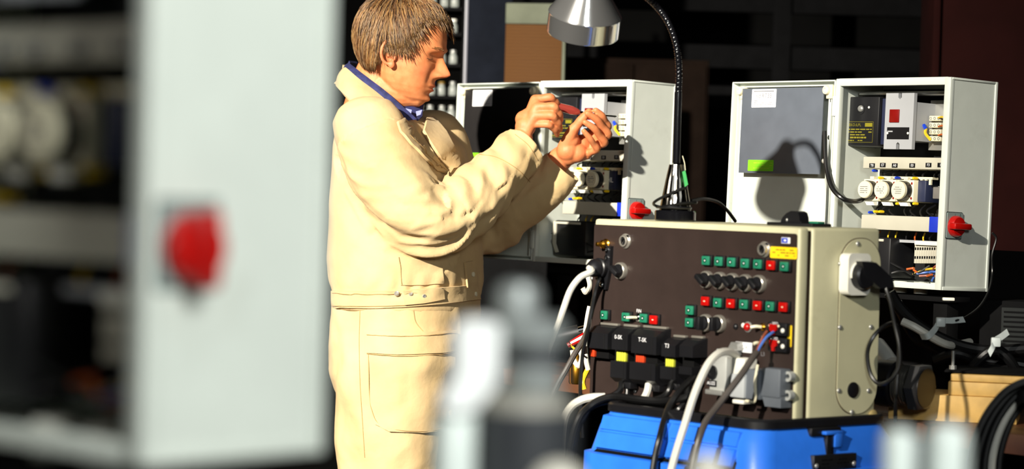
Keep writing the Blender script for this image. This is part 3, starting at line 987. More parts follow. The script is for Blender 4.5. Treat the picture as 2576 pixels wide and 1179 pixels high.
c0, c1 = tS(2108, 830), tS(2208, 830)
zt, zb = tS(2160, 600)[1], tS(2150, 1040)[1]
MB(SIDE(TW)).rrect(c0[0] - .0016, c1[0] + .0016, zb - .0016, zt + .0016, -.001, .0006, (c1[0] - c0[0]) * .46, seg=10).build('plate_groove_line', MATS['seal_dark_brown'], tester)  # dark edge sheet drawn as the groove line round the cover plate
sp = MB(SIDE(TW)).rrect(c0[0], c1[0], zb, zt, -.001, .0022, (c1[0] - c0[0]) * .46, seg=10).build('side_plate', M_BEIGE, tester, label='oval-ended beige cover plate')
for (x, y) in ((2156, 613), (2112, 663), (2111, 823), (2189, 822), (2108, 982), (2183, 982), (2141, 1036)):
    u, v = tS(x, y)
    MB(SIDE(TW)).ball((u, v, .0024), .0052, .0052, .0028, 12, 8).build('screw', M_STEEL, sp)
u, v = tS(2143, 980)
MB(SIDE(TW)).lathe([(.0155, .002), (.0155, .0045), (.012, .0055)], u, v, 24).build('grommet', M_BLACK, sp)
a0, a1 = tS(2134, 690, .026), tS(2190, 690, .026)
z0, z1 = tS(2150, 742, .02)[1], tS(2150, 637, .02)[1]
so = MB(SIDE(TW)).rrect(a0[0], a1[0], z0, z1, .002, .026, .012, seg=6).build('mains_outlet', M_WHITE, tester, label='white mains outlet on the side')
ou, ov = (a0[0] + a1[0]) / 2, (z0 + z1) / 2
MB(SIDE(TW)).lathe([(.0255, .026), (.0255, .030), (.022, .030), (.021, .018)], ou, ov, 28).build('outlet_rim', M_WHITE, so)
u, v = tS(2152, 1052, .004)
fb = MB(SIDE(TW)).box(u - .016, u + .03, v - .012, v + .006, .0, .014, bev=.002).build('foot_bracket', M_STEEL, tester)
MB(SIDE(TW)).ball((u + .05, v, .004), .014, .016, .006).build('sealing_blob', mat('old_putty', (170, 150, 96), .8, var=.2), tester)

# ------------------------------------------------------------------ mains plug on the side with its looped cord
pl = MB(SIDE(TW) )
plugM = MT
plug = thing('mains_plug', 'black angled mains plug in the side of the test unit', 'plug', MT @ Matrix.Translation((TW, ou, ov - .03)))
pf = SIDE(.0)
pb = MB(pf)
pb.cyl(.002, .028, .020, .046, .027, 28, bev=.004)
pb.build('plug_body', M_BLACK, plug)
cap = MB(pf)
cap.add([(-.022, .056, .036), (.014, .056, .036), (.060, .026, .044), (.066, .006, .046), (.030, .004, .04), (-.010, .030, .036),
         (-.022, .056, .052), (.014, .054, .056), (.058, .024, .060), (.064, .006, .060), (.030, .004, .054), (-.012, .030, .052)],
        [(0, 1, 2, 3, 4, 5), (11, 10, 9, 8, 7, 6), (0, 6, 7, 1), (1, 7, 8, 2), (2, 8, 9, 3), (3, 9, 10, 4), (4, 10, 11, 5), (5, 11, 6, 0)])
cap.build('plug_cap', M_BLACK, plug)
endp = MT @ (pf @ Vector((.062 + ou, .008 + ov - .03, .052)) + Vector((TW, 0, 0)))


def depth(p):
    return (p - CAMP).dot(_fw)


zc = depth(endp)
cb = MB()
cb.tube([endp, U(2228, 720, zc - .01), U(2240, 760, zc - .015), U(2252, 820, zc - .015), U(2262, 870, zc - .02), U(2262, 920, zc - .02),
         U(2240, 955, zc - .015), U(2212, 965, zc), U(2190, 940, zc + .012), U(2182, 890, zc + .014), U(2195, 850, zc + .01), U(2222, 822, zc + .02), U(2252, 815, zc + .05),
         U(2262, 860, zc + .06), U(2258, 930, zc + .06), U(2254, 1000, zc + .06), U(2252, 1060, zc + .08)], .0042, 8)
cb.world('power_cord', M_RUBBER, 'thin black power cord looping beside the test unit', 'cable')

# ------------------------------------------------------------------ blue trolley under the test unit
M_BLUEB = mat('bright_blue_plastic', (44, 118, 236), 0.36, var=0.05, bump=0.05, bscale=200)
ctz = CAMZ - 0.4519
pc = MT @ Vector((TW + .02, -.113, 0))
TRM = Matrix.Translation((pc.x, pc.y, 0)) @ Matrix.Rotation(math.radians(-50.2), 4, 'Z')
LX = TW + .02 - on(MT, 1506, 1020, 1, -.113).x
trolley = thing('tool_trolley', 'bright blue plastic trolley with black rim under the test unit', 'trolley', TRM)
RZ = ctz + .012
DY = .37


def ring_loft(mb, sections, r=.045, seg=5):
    """closed loft of rounded rectangles (x0, x1, y0, y1, z)"""
    loops = []
    for (x0, x1, y0, y1, z) in sections:
        pts = []
        for cx, cy, a0 in ((x1 - r, y1 - r, 0), (x0 + r, y1 - r, 90), (x0 + r, y0 + r, 180), (x1 - r, y0 + r, 270)):
            for k in range(seg + 1):
                a = math.radians(a0 + 90 * k / seg)
                pts.append((cx + r * math.cos(a), cy + r * math.sin(a), z))
        loops.append(pts)
    n = len(loops[0])
    vs = [p for l in loops for p in l]
    fs = []
    for i in range(len(loops) - 1):
        for k in range(n):
            k2 = (k + 1) % n
            fs.append((i * n + k, i * n + k2, (i + 1) * n + k2, (i + 1) * n + k))
    fs.append(tuple(reversed(range(n))))
    fs.append(tuple(range((len(loops) - 1) * n, len(loops) * n)))
    mb.add(vs, fs)


def sec(e, z, ey0=None):
    return (-LX - e, e, -(e if ey0 is None else ey0), DY + e, z)


m = MB()
ring_loft(m, [sec(-.012, RZ - .020), sec(-.004, RZ - .020), sec(.0, RZ - .017), sec(.0, RZ - .004), sec(-.003, RZ), sec(-.014, RZ), sec(-.016, RZ - .003), sec(-.016, ctz - .0006)])
m.build('rim', M_BLACK, trolley, label='black plastic rim')
m = MB()
ring_loft(m, [sec(.035, RZ - .30), sec(.032, RZ - .10), sec(.022, RZ - .097), sec(.010, RZ - .045), sec(-.004, RZ - .019)])
m.build('lid', M_BLUEB, trolley, label='bright blue upper body')
m = MB()
ring_loft(m, [sec(.03, .12), sec(.04, .2), sec(.037, RZ - .302)])
m.build('lower_body', M_BLUEB, trolley)
# raised panels and the grooves between them on the front
gz = RZ - .066
for (x0, x1) in ((-LX + .0, -.285), (-.272, -.205), (-.192, -.075)):
    vs = []
    pass


def front_pt(x, z):
    """point on the sloped front skin"""
    lo, hi = (RZ - .097, -.022), (RZ - .019, .004)
    if z < RZ - .097:
        t = (z - (RZ - .30)) / .2
        return -.035 + .003 * t
    t = (z - lo[0]) / (hi[0] - lo[0])
    return lo[1] + (hi[1] - lo[1]) * t


def slab(name, x0, x1, z0, z1, out, mt):
    vs = []
    for (x, z) in ((x0, z0), (x1, z0), (x1, z1), (x0, z1)):
        vs.append((x, front_pt(x, z) + .004, z))
    for (x, z) in ((x0 + .002, z0 + .002), (x1 - .002, z0 + .002), (x1 - .002, z1 - .002), (x0 + .002, z1 - .002)):
        vs.append((x, front_pt(x, z) - out, z))
    fs = [(0, 3, 2, 1), (4, 5, 6, 7), (0, 1, 5, 4), (1, 2, 6, 5), (2, 3, 7, 6), (3, 0, 4, 7)]
    return MB().add(vs, fs).build(name, mt, trolley)


for (x0, x1) in ((-LX + .02, -.24), (-.23, -.155), (-.145, -.045)):
    slab('front_panel', x0, x1, RZ - .054, RZ - .024, .008, M_BLUEB)
    slab('front_panel', x0, x1, RZ - .090, RZ - .056, .010, M_BLUEB)
for (x0, x1) in ((-LX + .02, -.24), (-.23, -.03)):
    slab('front_panel', x0, x1, RZ - .26, RZ - .098, .006, M_BLUEB)
for gx in (-.235, -.15):  # black strips stand in for the shade in the panel gaps
    slab('groove_shade', gx - .005, gx + .005, RZ - .094, RZ - .024, .0015, M_BLACKM)
slab('groove_shade', -LX + .02, -.04, RZ - .0975, RZ - .0905, .0015, M_BLACKM)
slab('groove_shade', -.235 - .005, -.235 + .005, RZ - .26, RZ - .098, .0015, M_BLACKM)
slab('groove_shade', -.045, -.040, RZ - .0975, RZ - .056, .0015, M_BLACKM)
# latch on the right side
m = MB(SIDE(.0))
m.box(.130, .212, RZ - .034, RZ - .018, -.004, .010, bev=.002)
m.build('latch_recess', M_BLACK, trolley)
lt = MB(SIDE(.0))
lt.box(.183, .205, RZ - .056, RZ - .025, .014, .022, bev=.003)
lt.box(.158, .205, RZ - .031, RZ - .024, .006, .022, bev=.002)
lt.build('latch', M_BLUEB, trolley, label='blue latch hook')
MB(SIDE(.0)).box(.165, .184, RZ - .072, RZ - .030, .008, .018, bev=.001).build('latch_strap', M_BLACK, trolley)
np_ = MB(SIDE(.0)).box(.122, .240, RZ - .108, RZ - .068, .010, .026, bev=.001).build('name_plate', M_DSTEEL, trolley, label='dark metal name plate')
for u in (.129, .233):
    MB(SIDE(.0)).ball((u, RZ - .088, .0262), .005, .005, .003).build('screw', M_STEEL, np_)
pp = MB(SIDE(.0262))
fine_print(pp, .142, .220, RZ - .103, RZ - .074, 0, 4, random.Random(9), .6, .4)
pp.build('print', M_BLACKM, np_)
for x in (-LX + .03, -.04):
    for y in (.04, DY - .04):
        MB(Matrix.Translation((x, y, .06)) @ Matrix.Rotation(math.pi / 2, 4, 'Y')).cyl(0, 0, -.018, .018, .06, 20, bev=.006).build('wheel', M_RUBBER, trolley)
        MB().box(x - .028, x + .028, y - .02, y + .02, .062, .125, bev=.002).build('wheel_fork', M_STEEL, trolley)

# ------------------------------------------------------------------ desk lamp standing on the test unit
lp = on(MT, 1697, 546, 2, TH)
lp = Vector((lp.x, max(lp.y, .07), TH))
LB = MT @ lp
q_ = on(MT, 1698, 551, 1, .085)
LB = MT @ Vector((q_.x, .085, TH))
zl = depth(LB)
lamp = thing('desk_lamp', 'gooseneck desk lamp with polished chrome shade on the test unit', 'lamp', Matrix.Translation(LB))
sl = FPX / zl
M_GLOSS = mat('glossy_black', (14, 14, 17), 0.12, var=.05)
MB().lathe([(.040, 0), (.0425, .003), (.0425, .019), (.040, .022), (.026, .024)], 0, 0, 36).build('base', M_GLOSS, lamp)
n = 16
vs, fs = [], []
hc = 118 / sl
for i in range(7):
    t = i / 6
    r0 = (.0325 * (1 - t) + .0150 * t) * (1.03 if i == 0 else 1)
    for k in range(n * 4):
        a = 2 * math.pi * k / (n * 4)
        rr = r0 * (1 + (.035 * math.cos(n * a) if 0 < i < 6 else 0))
        vs.append((rr * math.cos(a), rr * math.sin(a), .020 + hc * t))
N = n * 4
for i in range(6):
    for k in range(N):
        k2 = (k + 1) % N
        fs.append((i * N + k, i * N + k2, (i + 1) * N + k2, (i + 1) * N + k))
fs.append(tuple(reversed(range(N))))
fs.append(tuple(range(6 * N, 7 * N)))
MB().add(vs, fs).build('fluted_cone', mat('dark_chrome', (150, 146, 140), .18, metal=1.0, var=.03), lamp)
L = lambda px, py, dz=0.0: U(px, py, zl + dz) - LB
MB().tube([L(1701, 410), L(1703, 340), L(1705, 270), L(1706, 232)], 9.5 / sl, 14, 4).build('pole', M_GLOSS, lamp)
gn = catmull([L(1706, 236), L(1708, 190), L(1706, 145), L(1698, 100), L(1680, 55), L(1655, 20), L(1625, -8, -.03), L(1580, -40, -.06), L(1535, -58, -.08), L(1500, -62, -.09)], 22)
g = MB()
P = gn
g.tube(P, 8.0 / sl, 12, 0, taper=lambda t: 1.0 + .10 * (1 if int(t * 360) % 3 == 0 else 0))
g.build('gooseneck', M_GLOSS, lamp, label='black ribbed gooseneck')
axis_top = L(1484, -62, -.09)
axis_bot = L(1466, 84, -.038)
ax = (axis_bot - axis_top)
Lh = ax.length
zq = ax.to_track_quat('Z', 'Y').to_matrix().to_4x4()
SH = Matrix.Translation(axis_top) @ zq
rs = 94 / FPX * (zl - .09)
sh = MB(SH)
sh.lathe([(rs * .28, -.012), (rs * .34, .0), (rs * .40, Lh * .12), (rs * .98, Lh * .63), (rs * 1.0, Lh * .66), (rs * .985, Lh * .68), (rs * .985, Lh * .98), (rs * .97, Lh), (rs * .93, Lh), (rs * .93, Lh * .7), (rs * .36, Lh * .16)], 0, 0, 48, caps=False)
sh.build('shade', mat('polished_aluminium', (240, 240, 240), .14, metal=.92, var=.01), lamp, label='polished chrome shade')
MB(SH).ball((0, 0, Lh * .55), rs * .36, rs * .36, rs * .5).build('bulb', mat('frosted_bulb', (120, 118, 110), .4), lamp)
# cord wound round the foot of the lamp
w = []
for k in range(46):
    a = k / 46 * 2 * math.pi * 2.6 + 2.0
    t = k / 46
    w.append(Vector((math.cos(a) * (.037 + .008 * math.sin(a * 1.7)), math.sin(a) * (.037 + .006 * math.cos(a * 1.3)), .028 + .03 * max(0, t - .45) * (1 + math.sin(a + 2.6)) * 1.3)))
cordp = w + [L(1760, 520, -.02), L(1746, 507), L(1790, 494, .1), L(1830, 530, .16), L(1850, 552, .2)]
MB().tube(w, .0030, 7, 3).build('wound_cord', M_RUBBER, lamp, label='black cord wound round the foot')
MB().tube([L(1738, 505, .03), L(1770, 500, .08), L(1805, 508, .14), L(1830, 530, .18), L(1850, 556, .22)], .0038, 7, 6).build('trailing_cord', M_RUBBER, lamp)
tg = MB().tube([L(1717, 392, -.012), L(1722, 410, -.016), L(1724, 428, -.02)], .0008, 5, 4).build('tag_string', M_CREAM, lamp)
tq = [L(1716, 432, -.02), L(1724, 428, -.02), L(1731, 464, -.02), L(1723, 470, -.02)]
MB().add([p for p in tq] + [p + Vector((0, .0015, 0)) for p in tq], [(0, 1, 2, 3), (7, 6, 5, 4), (0, 4, 5, 1), (1, 5, 6, 2), (2, 6, 7, 3), (3, 7, 4, 0)]).build('green_tag', mat('green_tag', (40, 150, 70), .5), lamp, label='small green hanging tag')

# ------------------------------------------------------------------ black rotary control on top of the test unit
q_ = on(MT, 2003, 566, 1, .10)
kp = MT @ Vector((q_.x, .10, TH))
kM = Matrix.Translation(kp) @ Matrix.Rotation(math.radians(-50.2), 4, 'Z')
kn = thing('hand_control', 'small black hand control with round knob on the test unit', 'control', kM)
sk = FPX / depth(kp)
MB().box(-.062, .062, -.02, .035, 0, .007, bev=.002).build('base_plate', M_BLACK, kn)
k = MB(Matrix.Rotation(math.pi / 2, 4, 'X') @ Matrix.Identity(4))
pts = [(-.034, .007), (-.028, .017), (-.018, .025), (-.006, .030), (.006, .030), (.014, .027), (.018, .018), (.019, .010), (.024, .0095), (.024, .006)]
MB(FRONT(.02)).poly([(a - .004, b_) for a, b_ in pts], 0, .026).build('knob', M_BLACK, kn)
MB().box(.034, .058, .0, .02, .007, .011, bev=.0008).build('green_key', M_GREEN, kn)
MB(FRONT(-.006)).ball((-.018, .012, .002), .0028, .0035, .002).build('screw', M_STEEL, kn)

# ------------------------------------------------------------------ plugs and cables on the front of the test unit
u, v = tP(1527, 672, .004)
br = MB(FRONT()).poly([(u + .001, v + .046), (u + .016, v + .044), (u + .014, v - .006), (u + .004, v - .046), (u - .008, v - .046), (u - .006, v - .010), (u - .001, v + .01)], PF, .010).build('flap_bracket', M_BLACK, tester, label='black hinged flap beside the round plug')
for dv in (.036, .020):
    MB(FRONT()).lathe([(.0052, .010), (.0052, .013), (.003, .013), (.003, .011)], u + .006, v + dv, 14).build('screw', M_CHROME, br)
MB(FRONT()).ball((u - .008, v - .036, .011), .005, .005, .003).build('screw', M_CHROME, br)
pu, pv = tP(1522, 674, .004)
rpM = MT @ Matrix.Translation((pu, 0, pv))
rp = thing('round_plug', 'round black plug with thick white cable, upper left of the brown panel', 'plug', rpM)
MB(FRONT()).lathe([(.020, .0105), (.021, .020), (.0185, .022), (.0185, .034), (.013, .042), (.009, .046)], -.004, 0, 24).build('plug_body', M_BLACK, rp)
e0 = Vector((-.004, -.044, 0))
inv = rpM.inverted()
zz = depth(rpM @ e0)
wp = [e0, inv @ U(1488, 683, zz - .02), inv @ U(1460, 697, zz - .03), inv @ U(1436, 728, zz - .03), inv @ U(1420, 770, zz - .03), inv @ U(1405, 815, zz - .03), inv @ U(1388, 860, zz - .03), inv @ U(1372, 905, zz - .03), inv @ U(1362, 960, zz - .02), inv @ U(1356, 1040, zz), inv @ U(1352, 1150, zz), inv @ U(1352, 1300, zz + .02)]
MB().tube(wp, .0068, 10).build('white_cable', M_WCABLE, rp, label='thick white cable')
wp = [Vector((.002, -.02, -.018)), inv @ U(1506, 705, zz), inv @ U(1496, 740, zz), inv @ U(1486, 790, zz - .01), inv @ U(1476, 840, zz - .01), inv @ U(1466, 890, zz), inv @ U(1462, 940, zz), inv @ U(1460, 990, zz), inv @ U(1466, 1100, zz + .01)]
MB().tube(wp, .0042, 8).build('black_cable', M_RUBBER, rp)


def cable(pts, r, m, label, name='cable'):
    return MB().tube([U(*p) for p in pts], r, 9).world(name, m, label, 'cable')


def dT(px, py, w):
    p = MT @ on(MT, px, py, 1, -w)
    return depth(p)


d0 = dT(1850, 895, .034)
cable([(1855, 912, d0), (1850, 893, d0 - .01), (1830, 884, d0 - .035), (1806, 890, d0 - .06), (1784, 912, d0 - .075), (1764, 950, d0 - .085), (1744, 1000, d0 - .09), (1722, 1070, d0 - .10), (1700, 1140, d0 - .11), (1682, 1210, d0 - .115), (1670, 1280, d0 - .115)],
      .0078, M_WCABLE, 'thick white cable arching out of the grey hoods and down over the trolley')
d1 = dT(1940, 838, .02)
gc = thing('sheathed_cable', 'dark grey cable splitting into blue and brown wires at the red clamps', 'cable', Matrix.Translation(U(1901, 892, d1 - .03)))
gl = gc.matrix_world.translation.copy()
G = lambda *p: U(*p) - gl
MB().tube([G(1904, 886, d1 - .028), G(1890, 905, d1 - .045), (G(1868, 938, d1 - .06)), G(1840, 975, d1 - .07), G(1806, 1020, d1 - .08), G(1776, 1060, d1 - .10), G(1760, 1100, d1 - .12), G(1746, 1150, d1 - .125), G(1735, 1210, d1 - .13), G(1728, 1290, d1 - .13)], .0066, 9).build('sheath', M_GREYC, gc)
MB().tube([G(1903, 888, d1 - .028), G(1914, 868, d1 - .02), G(1928, 848, d1 - .015), G(1942, 837, d1 - .006), G(1949, 833, d1 + .005)], .0028, 7).build('wire', M_WIREB, gc)
MB().tube([G(1902, 886, d1 - .028), G(1910, 866, d1 - .018), G(1920, 846, d1 - .012), G(1929, 833, d1)], .0026, 7).build('wire', M_WIREBR, gc)
d2 = dT(1735, 940, .03)
cable([(1748, 946, d2 - .004), (1730, 962, d2 - .03), (1704, 990, d2 - .05), (1684, 1022, d2 - .06), (1670, 1060, d2 - .08), (1660, 1100, d2 - .11), (1648, 1150, d2 - .115), (1638, 1220, d2 - .12), (1632, 1290, d2 - .12)], .0068, M_RUBBER,
      'black cable from the rightmost black connector hanging down the trolley front')
d3 = dT(1600, 1000, .05)
cable([(1748, 985, d3 - .09), (1715, 1002, d3 - .085), (1660, 1008, d3 - .05), (1600, 1003, d3 - .02), (1550, 997, d3 + .02), (1515, 1003, d3 + .03), (1485, 1020, d3 + .03), (1458, 1050, d3 + .02), (1440, 1110, d3 + .02), (1430, 1200, d3 + .02)], .0075, M_RUBBER,
      'black cable lying along the foot of the brown panel')
cable([(1690, 1015, d3 - .04), (1640, 1018, d3 - .02), (1585, 1016, d3 + .02), (1540, 1010, d3 + .04), (1500, 1018, d3 + .05), (1466, 1046, d3 + .05), (1446, 1120, d3 + .05), (1440, 1200, d3 + .05)], .006, M_RUBBER,
      'second black cable under the one along the panel foot')
cable([(1522, 998, d3 + .08), (1490, 999, d3 + .08), (1462, 1006, d3 + .08), (1436, 1024, d3 + .08), (1420, 1060, d3 + .08), (1412, 1150, d3 + .08)], .0085, M_WCABLE,
      'white cable bending away at the lower left corner of the panel')
d4 = dT(1563, 972, .03)
for (pts, m, lab) in (([(1563, 962, d4), (1560, 980, d4 - .012), (1545, 993, d4 - .02), (1520, 1003, d4 - .02), (1490, 1018, d4 - .02), (1462, 1060, d4 - .02)], M_RUBBER, 'black cable below the connector marked 0-SK'),
                      ([(1632, 966, d4 - .06), (1629, 982, d4 - .066), (1622, 998, d4 - .064), (1612, 1010, d4 - .05)], M_WCABLE, 'short white cable below the connector marked T-SK'),
                      ([(1690, 962, d4 - .11), (1683, 982, d4 - .118), (1668, 998, d4 - .11), (1648, 1006, d4 - .09)], M_RUBBER, 'black cable below the connector marked T3'),
                      ([(1735, 955, d4 - .15), (1730, 985, d4 - .145), (1722, 1010, d4 - .14), (1706, 1030, d4 - .145), (1690, 1040, d4 - .13)], M_RUBBER, 'black cable drooping behind the white cable')):
    cable(pts, .0068 if m is M_RUBBER else .0078, m, lab)
cable([(1578, 965, d4 + .004), (1578, 990, d4 + .0), (1577, 1012, d4 - .002)], .006, M_RUBBER, 'thin straight black cable below the widest black connector')

# tangle between the man and the test unit
zk = 5.75
rc = thing('red_clip', 'red crocodile clip hanging left of the test unit', 'clip', Matrix.Translation(U(1447, 860, zk)))
rl = rc.matrix_world.translation.copy()
MB().tube([U(1472, 846, zk) - rl, U(1452, 856, zk) - rl, U(1436, 864, zk) - rl], .0105, 10, 4, taper=lambda t: 1 - .35 * t).build('jaw_sleeve', M_RED, rc)
MB().tube([U(1434, 866, zk) - rl, U(1428, 869, zk) - rl], .006, 8, 0).build('jaw', M_DRED, rc)
MB().tube([U(1434, 866, zk) - rl, U(1442, 874, zk) - rl, U(1450, 880, zk) - rl], .0025, 6, 4).build('lead', M_WIREY, rc)
cable([(1492, 800, zk + .02), (1470, 850, zk - .02), (1446, 890, zk - .04), (1424, 930, zk - .05), (1402, 970, zk - .05), (1380, 1030, zk - .05), (1370, 1150, zk - .04)], .0065, M_GREYC, 'dark cable slanting down past the red clip')
cable([(1484, 770, zk + .06), (1478, 800, zk + .06), (1472, 850, zk + .06), (1474, 900, zk + .05), (1480, 930, zk + .05)], .006, M_WCABLE, 'white cable hanging close to the left edge of the brown panel')
cable([(1478, 690, zk + .1), (1484, 718, zk + .1), (1474, 735, zk + .12), (1466, 724, zk + .12)], .006, M_WCABLE, 'short white cable end peeping out behind the round plug')
cable([(1440, 880, zk + .1), (1444, 905, zk + .1), (1456, 920, zk + .08), (1464, 898, zk + .08), (1458, 880, zk + .1)], .006, M_WCABLE, 'white cable loop behind the red clip')
cable([(1478, 930, zk + .08), (1466, 958, zk + .06), (1470, 978, zk + .06)], .006, M_WIREY, 'short yellow wire end left of the brown panel')
bt = MB(Matrix.Translation((U(1452, 946, zk + .25).x, U(1452, 946, zk + .25).y, BZ)))
bt.lathe([(.018, 0), (.02, .004), (.02, .05), (.017, .056), (.012, .057), (.012, .07), (.0, .07)], 0, 0, 20)
bt.world('brass_fitting', M_BRASS, 'short brass fitting standing on the bench left of the test unit', 'fitting')
hz = MB()
hz.tube([U(1395, 850, zk + .25), U(1430, 842, zk + .25), U(1470, 832, zk + .25)], .018, 14, 4)
hose = thing('hose_coupling', 'dark hose coupling with chrome end behind the red clip', 'hose', Matrix.Translation(U(1430, 842, zk + .25)))
hl = hose.matrix_world.translation.copy()
MB().tube([U(1405, 848, zk + .25) - hl, U(1430, 842, zk + .25) - hl, U(1456, 836, zk + .25) - hl], .019, 14, 4).build('sleeve', M_DSTEEL, hose)
MB().tube([U(1456, 836, zk + .25) - hl, U(1472, 832, zk + .25) - hl], .014, 14, 0).build('chrome_end', M_CHROME, hose)
MB().tube([U(1380, 868, zk + .25) - hl, U(1394, 852, zk + .25) - hl, U(1405, 848, zk + .25) - hl], .015, 14, 4).build('hose_end', M_RUBBER, hose)

# ------------------------------------------------------------------ things right of the test unit
zr = 5.27
gM = Matrix.Translation(U(2268, 968, zr))
gdir = (U(2325, 975, zr - .0) - U(2215, 962, zr + .06)).normalized()
gland = thing('cable_gland', 'big black cable gland with steel thread and hexagon nut beside the test unit', 'gland', gM)
gq = gdir.to_track_quat('Z', 'Y').to_matrix().to_4x4()
MB(gq).lathe([(.030, -.075), (.044, -.07), (.048, -.04), (.048, -.012), (.044, -.008)], 0, 0, 28).build('cap', M_BLACK, gland)
th = []
for k in range(6):
    th += [(.038, -.008 + k * .006), (.042, -.005 + k * .006)]
MB(gq).lathe(th, 0, 0, 28).build('thread', mat('dull_thread', (120, 118, 112), .25, metal=.8), gland, label='steel thread')
MB(gq).lathe([(.046, .028), (.051, .031), (.051, .052), (.046, .055)], 0, 0, 6).build('hexagon_nut', mat('nut_steel', (84, 84, 86), .35, metal=.6), gland)
MB(gq).lathe([(.040, .0545), (.040, .057), (.034, .0575)], 0, 0, 24).build('end_cap', M_BLACK, gland)
zg = 5.62
pc2 = MB().tube([U(2205, 870, zr + .12), U(2222, 892, zr + .09), U(2240, 918, zr + .06)], .020, 14, 4)
pc2.world('grey_conduit', M_GLAND, 'short grey conduit between the test unit and the black gland', 'conduit')

M_WOODL = mat('pale_pine', (214, 172, 96), 0.6, var=.09, scale=30, bump=.1, bscale=80)
wz = 5.55
wq = on(Matrix.Identity(4), 2345, 1058, 2, BZ)
WM = Matrix.Translation(wq) @ Matrix.Rotation(math.radians(-14), 4, 'Z')
swd = FPX / depth(wq)
MB(WM).box(-.09, .17, 0, .16, 0, 66 / swd, bev=.002).world('wood_block', M_WOODL, 'pale pine block lowest of the stack at the right', 'wood block', 'pine blocks')
MB(WM).box(.030, .24, .004, .15, 66 / swd + .0005, 101 / swd, bev=.002).world('wood_block', M_WOODL, 'pale pine board lying on the lowest pine block', 'wood block', 'pine blocks')
MB(WM).box(.034, .25, .005, .15, 101 / swd + .001, 120 / swd, bev=.002).world('wood_block', M_WOODL, 'topmost thin pine board of the stack at the right', 'wood block', 'pine blocks')
fl = MB(WM).box(.02, .40, .02, .20, 122 / swd, 127 / swd, bev=.001)
shelf_pl = fl.world('steel_flat', M_BLACKM, 'flat black steel bar lying on the pine boards', 'steel bar')
bolt = thing('bolt', 'upright steel bolt on the flat black bar', 'bolt', WM @ Matrix.Translation((.034, .06, 127 / swd)))
MB().lathe([(.0075, 0), (.0075, .008)], 0, 0, 6).build('head', M_STEEL, bolt)
MB().cyl(0, 0, .008, .038, .0035, 12).build('shank', M_STEEL, bolt)
# black motor housing dimly seen on the bench end
mo = thing('grey_motor_box', 'dim grey finned box at the right behind the cable ties', 'box', Matrix.Translation(U(2526, 820, 5.9) - Vector((0, 0, .06))) @ Matrix.Rotation(math.radians(-20), 4, 'Z'))
MB().box(-.05, .07, -.04, .06, .0, .12, bev=.004).build('case', M_BLACKM, mo)
MB().box(.0, .06, -.046, -.04, .01, .105, bev=.002).build('vent_plate', mat('dull_grey', (40, 42, 42), .8, spec=.1), mo)
for k in range(8):
    MB().box(.006, .054, -.0475, -.046, .016 + k * .011, .020 + k * .011).build('fin', M_BLACKM, mo)
# bundle of black cables with ties
def cab_bundle():
    z = 5.5
    n = 0
    for (pts, m, lab, r) in (
        ([(2238, 735, z), (2260, 770, z), (2300, 810, z), (2350, 842, z), (2410, 868, z), (2470, 880, z), (2545, 880, z), (2640, 870, z)], M_RUBBER, 'thick black cable sagging under the right cabinet, upper of the bundle', .013),
        ([(2270, 808, z - .03), (2300, 822, z - .04), (2340, 846, z - .04), (2375, 864, z - .03), (2400, 868, z), (2440, 860, z + .05)], M_WCABLE, 'pinkish white cable end tied to the black bundle', .0085),
        ([(2255, 760, z + .04), (2300, 842, z + .03), (2350, 872, z + .03), (2410, 892, z + .03), (2480, 905, z + .03), (2560, 915, z + .03), (2640, 930, z + .03)], M_RUBBER, 'black cable lowest of the bundle under the right cabinet', .012),
        ([(2496, 585, z + .1), (2506, 600, z + .1), (2496, 640, z + .1), (2496, 690, z + .1), (2488, 730, z + .06), (2465, 770, z + .02), (2430, 797, z - .02), (2405, 806, z - .05)], M_RUBBER, 'thin black lead running up the side of the right cabinet', .0024),
        ([(2350, 905, z), (2400, 890, z - .02), (2440, 900, z - .02), (2480, 925, z), (2560, 930, z)], M_RUBBER, 'black cable coiled on the flat bar', .010),
        ([(2440, 930, z - .04), (2480, 890, z - .05), (2510, 880, z - .05), (2540, 905, z - .05), (2560, 940, z - .04)], M_RUBBER, 'black cable arching behind the right cable tie', .011)):
        MB().tube([U(*p) for p in pts], r, 10).world('cable', m, lab, 'cable')


cab_bundle()


def cable_tie(path, head, label):
    t = thing('cable_tie', label, 'cable tie', Matrix.Translation(U(*head)), 'white cable ties')
    o = t.matrix_world.translation.copy()
    P = catmull([U(*p) - o for p in path], 6)
    vs, fs = [], []
    for p in P:
        vs += [p + Vector((-.003, 0, .006)), p + Vector((.003, 0, -.006)), p + Vector((.003, .002, -.006)), p + Vector((-.003, .002, .006))]
    for i in range(len(P) - 1):
        for k in range(4):
            k2 = (k + 1) % 4
            fs.append((i * 4 + k, i * 4 + k2, (i + 1) * 4 + k2, (i + 1) * 4 + k))
    fs += [(0, 1, 2, 3), tuple(len(vs) - 4 + i for i in (3, 2, 1, 0))]
    MB().add(vs, fs).build('strap', mat('milky_nylon', (206, 214, 212), .35), t)
    MB().box(-.010, .010, -.006, .006, -.010, .010, bev=.003).build('tie_head', mat('milky_nylon', (206, 214, 212), .35), t)


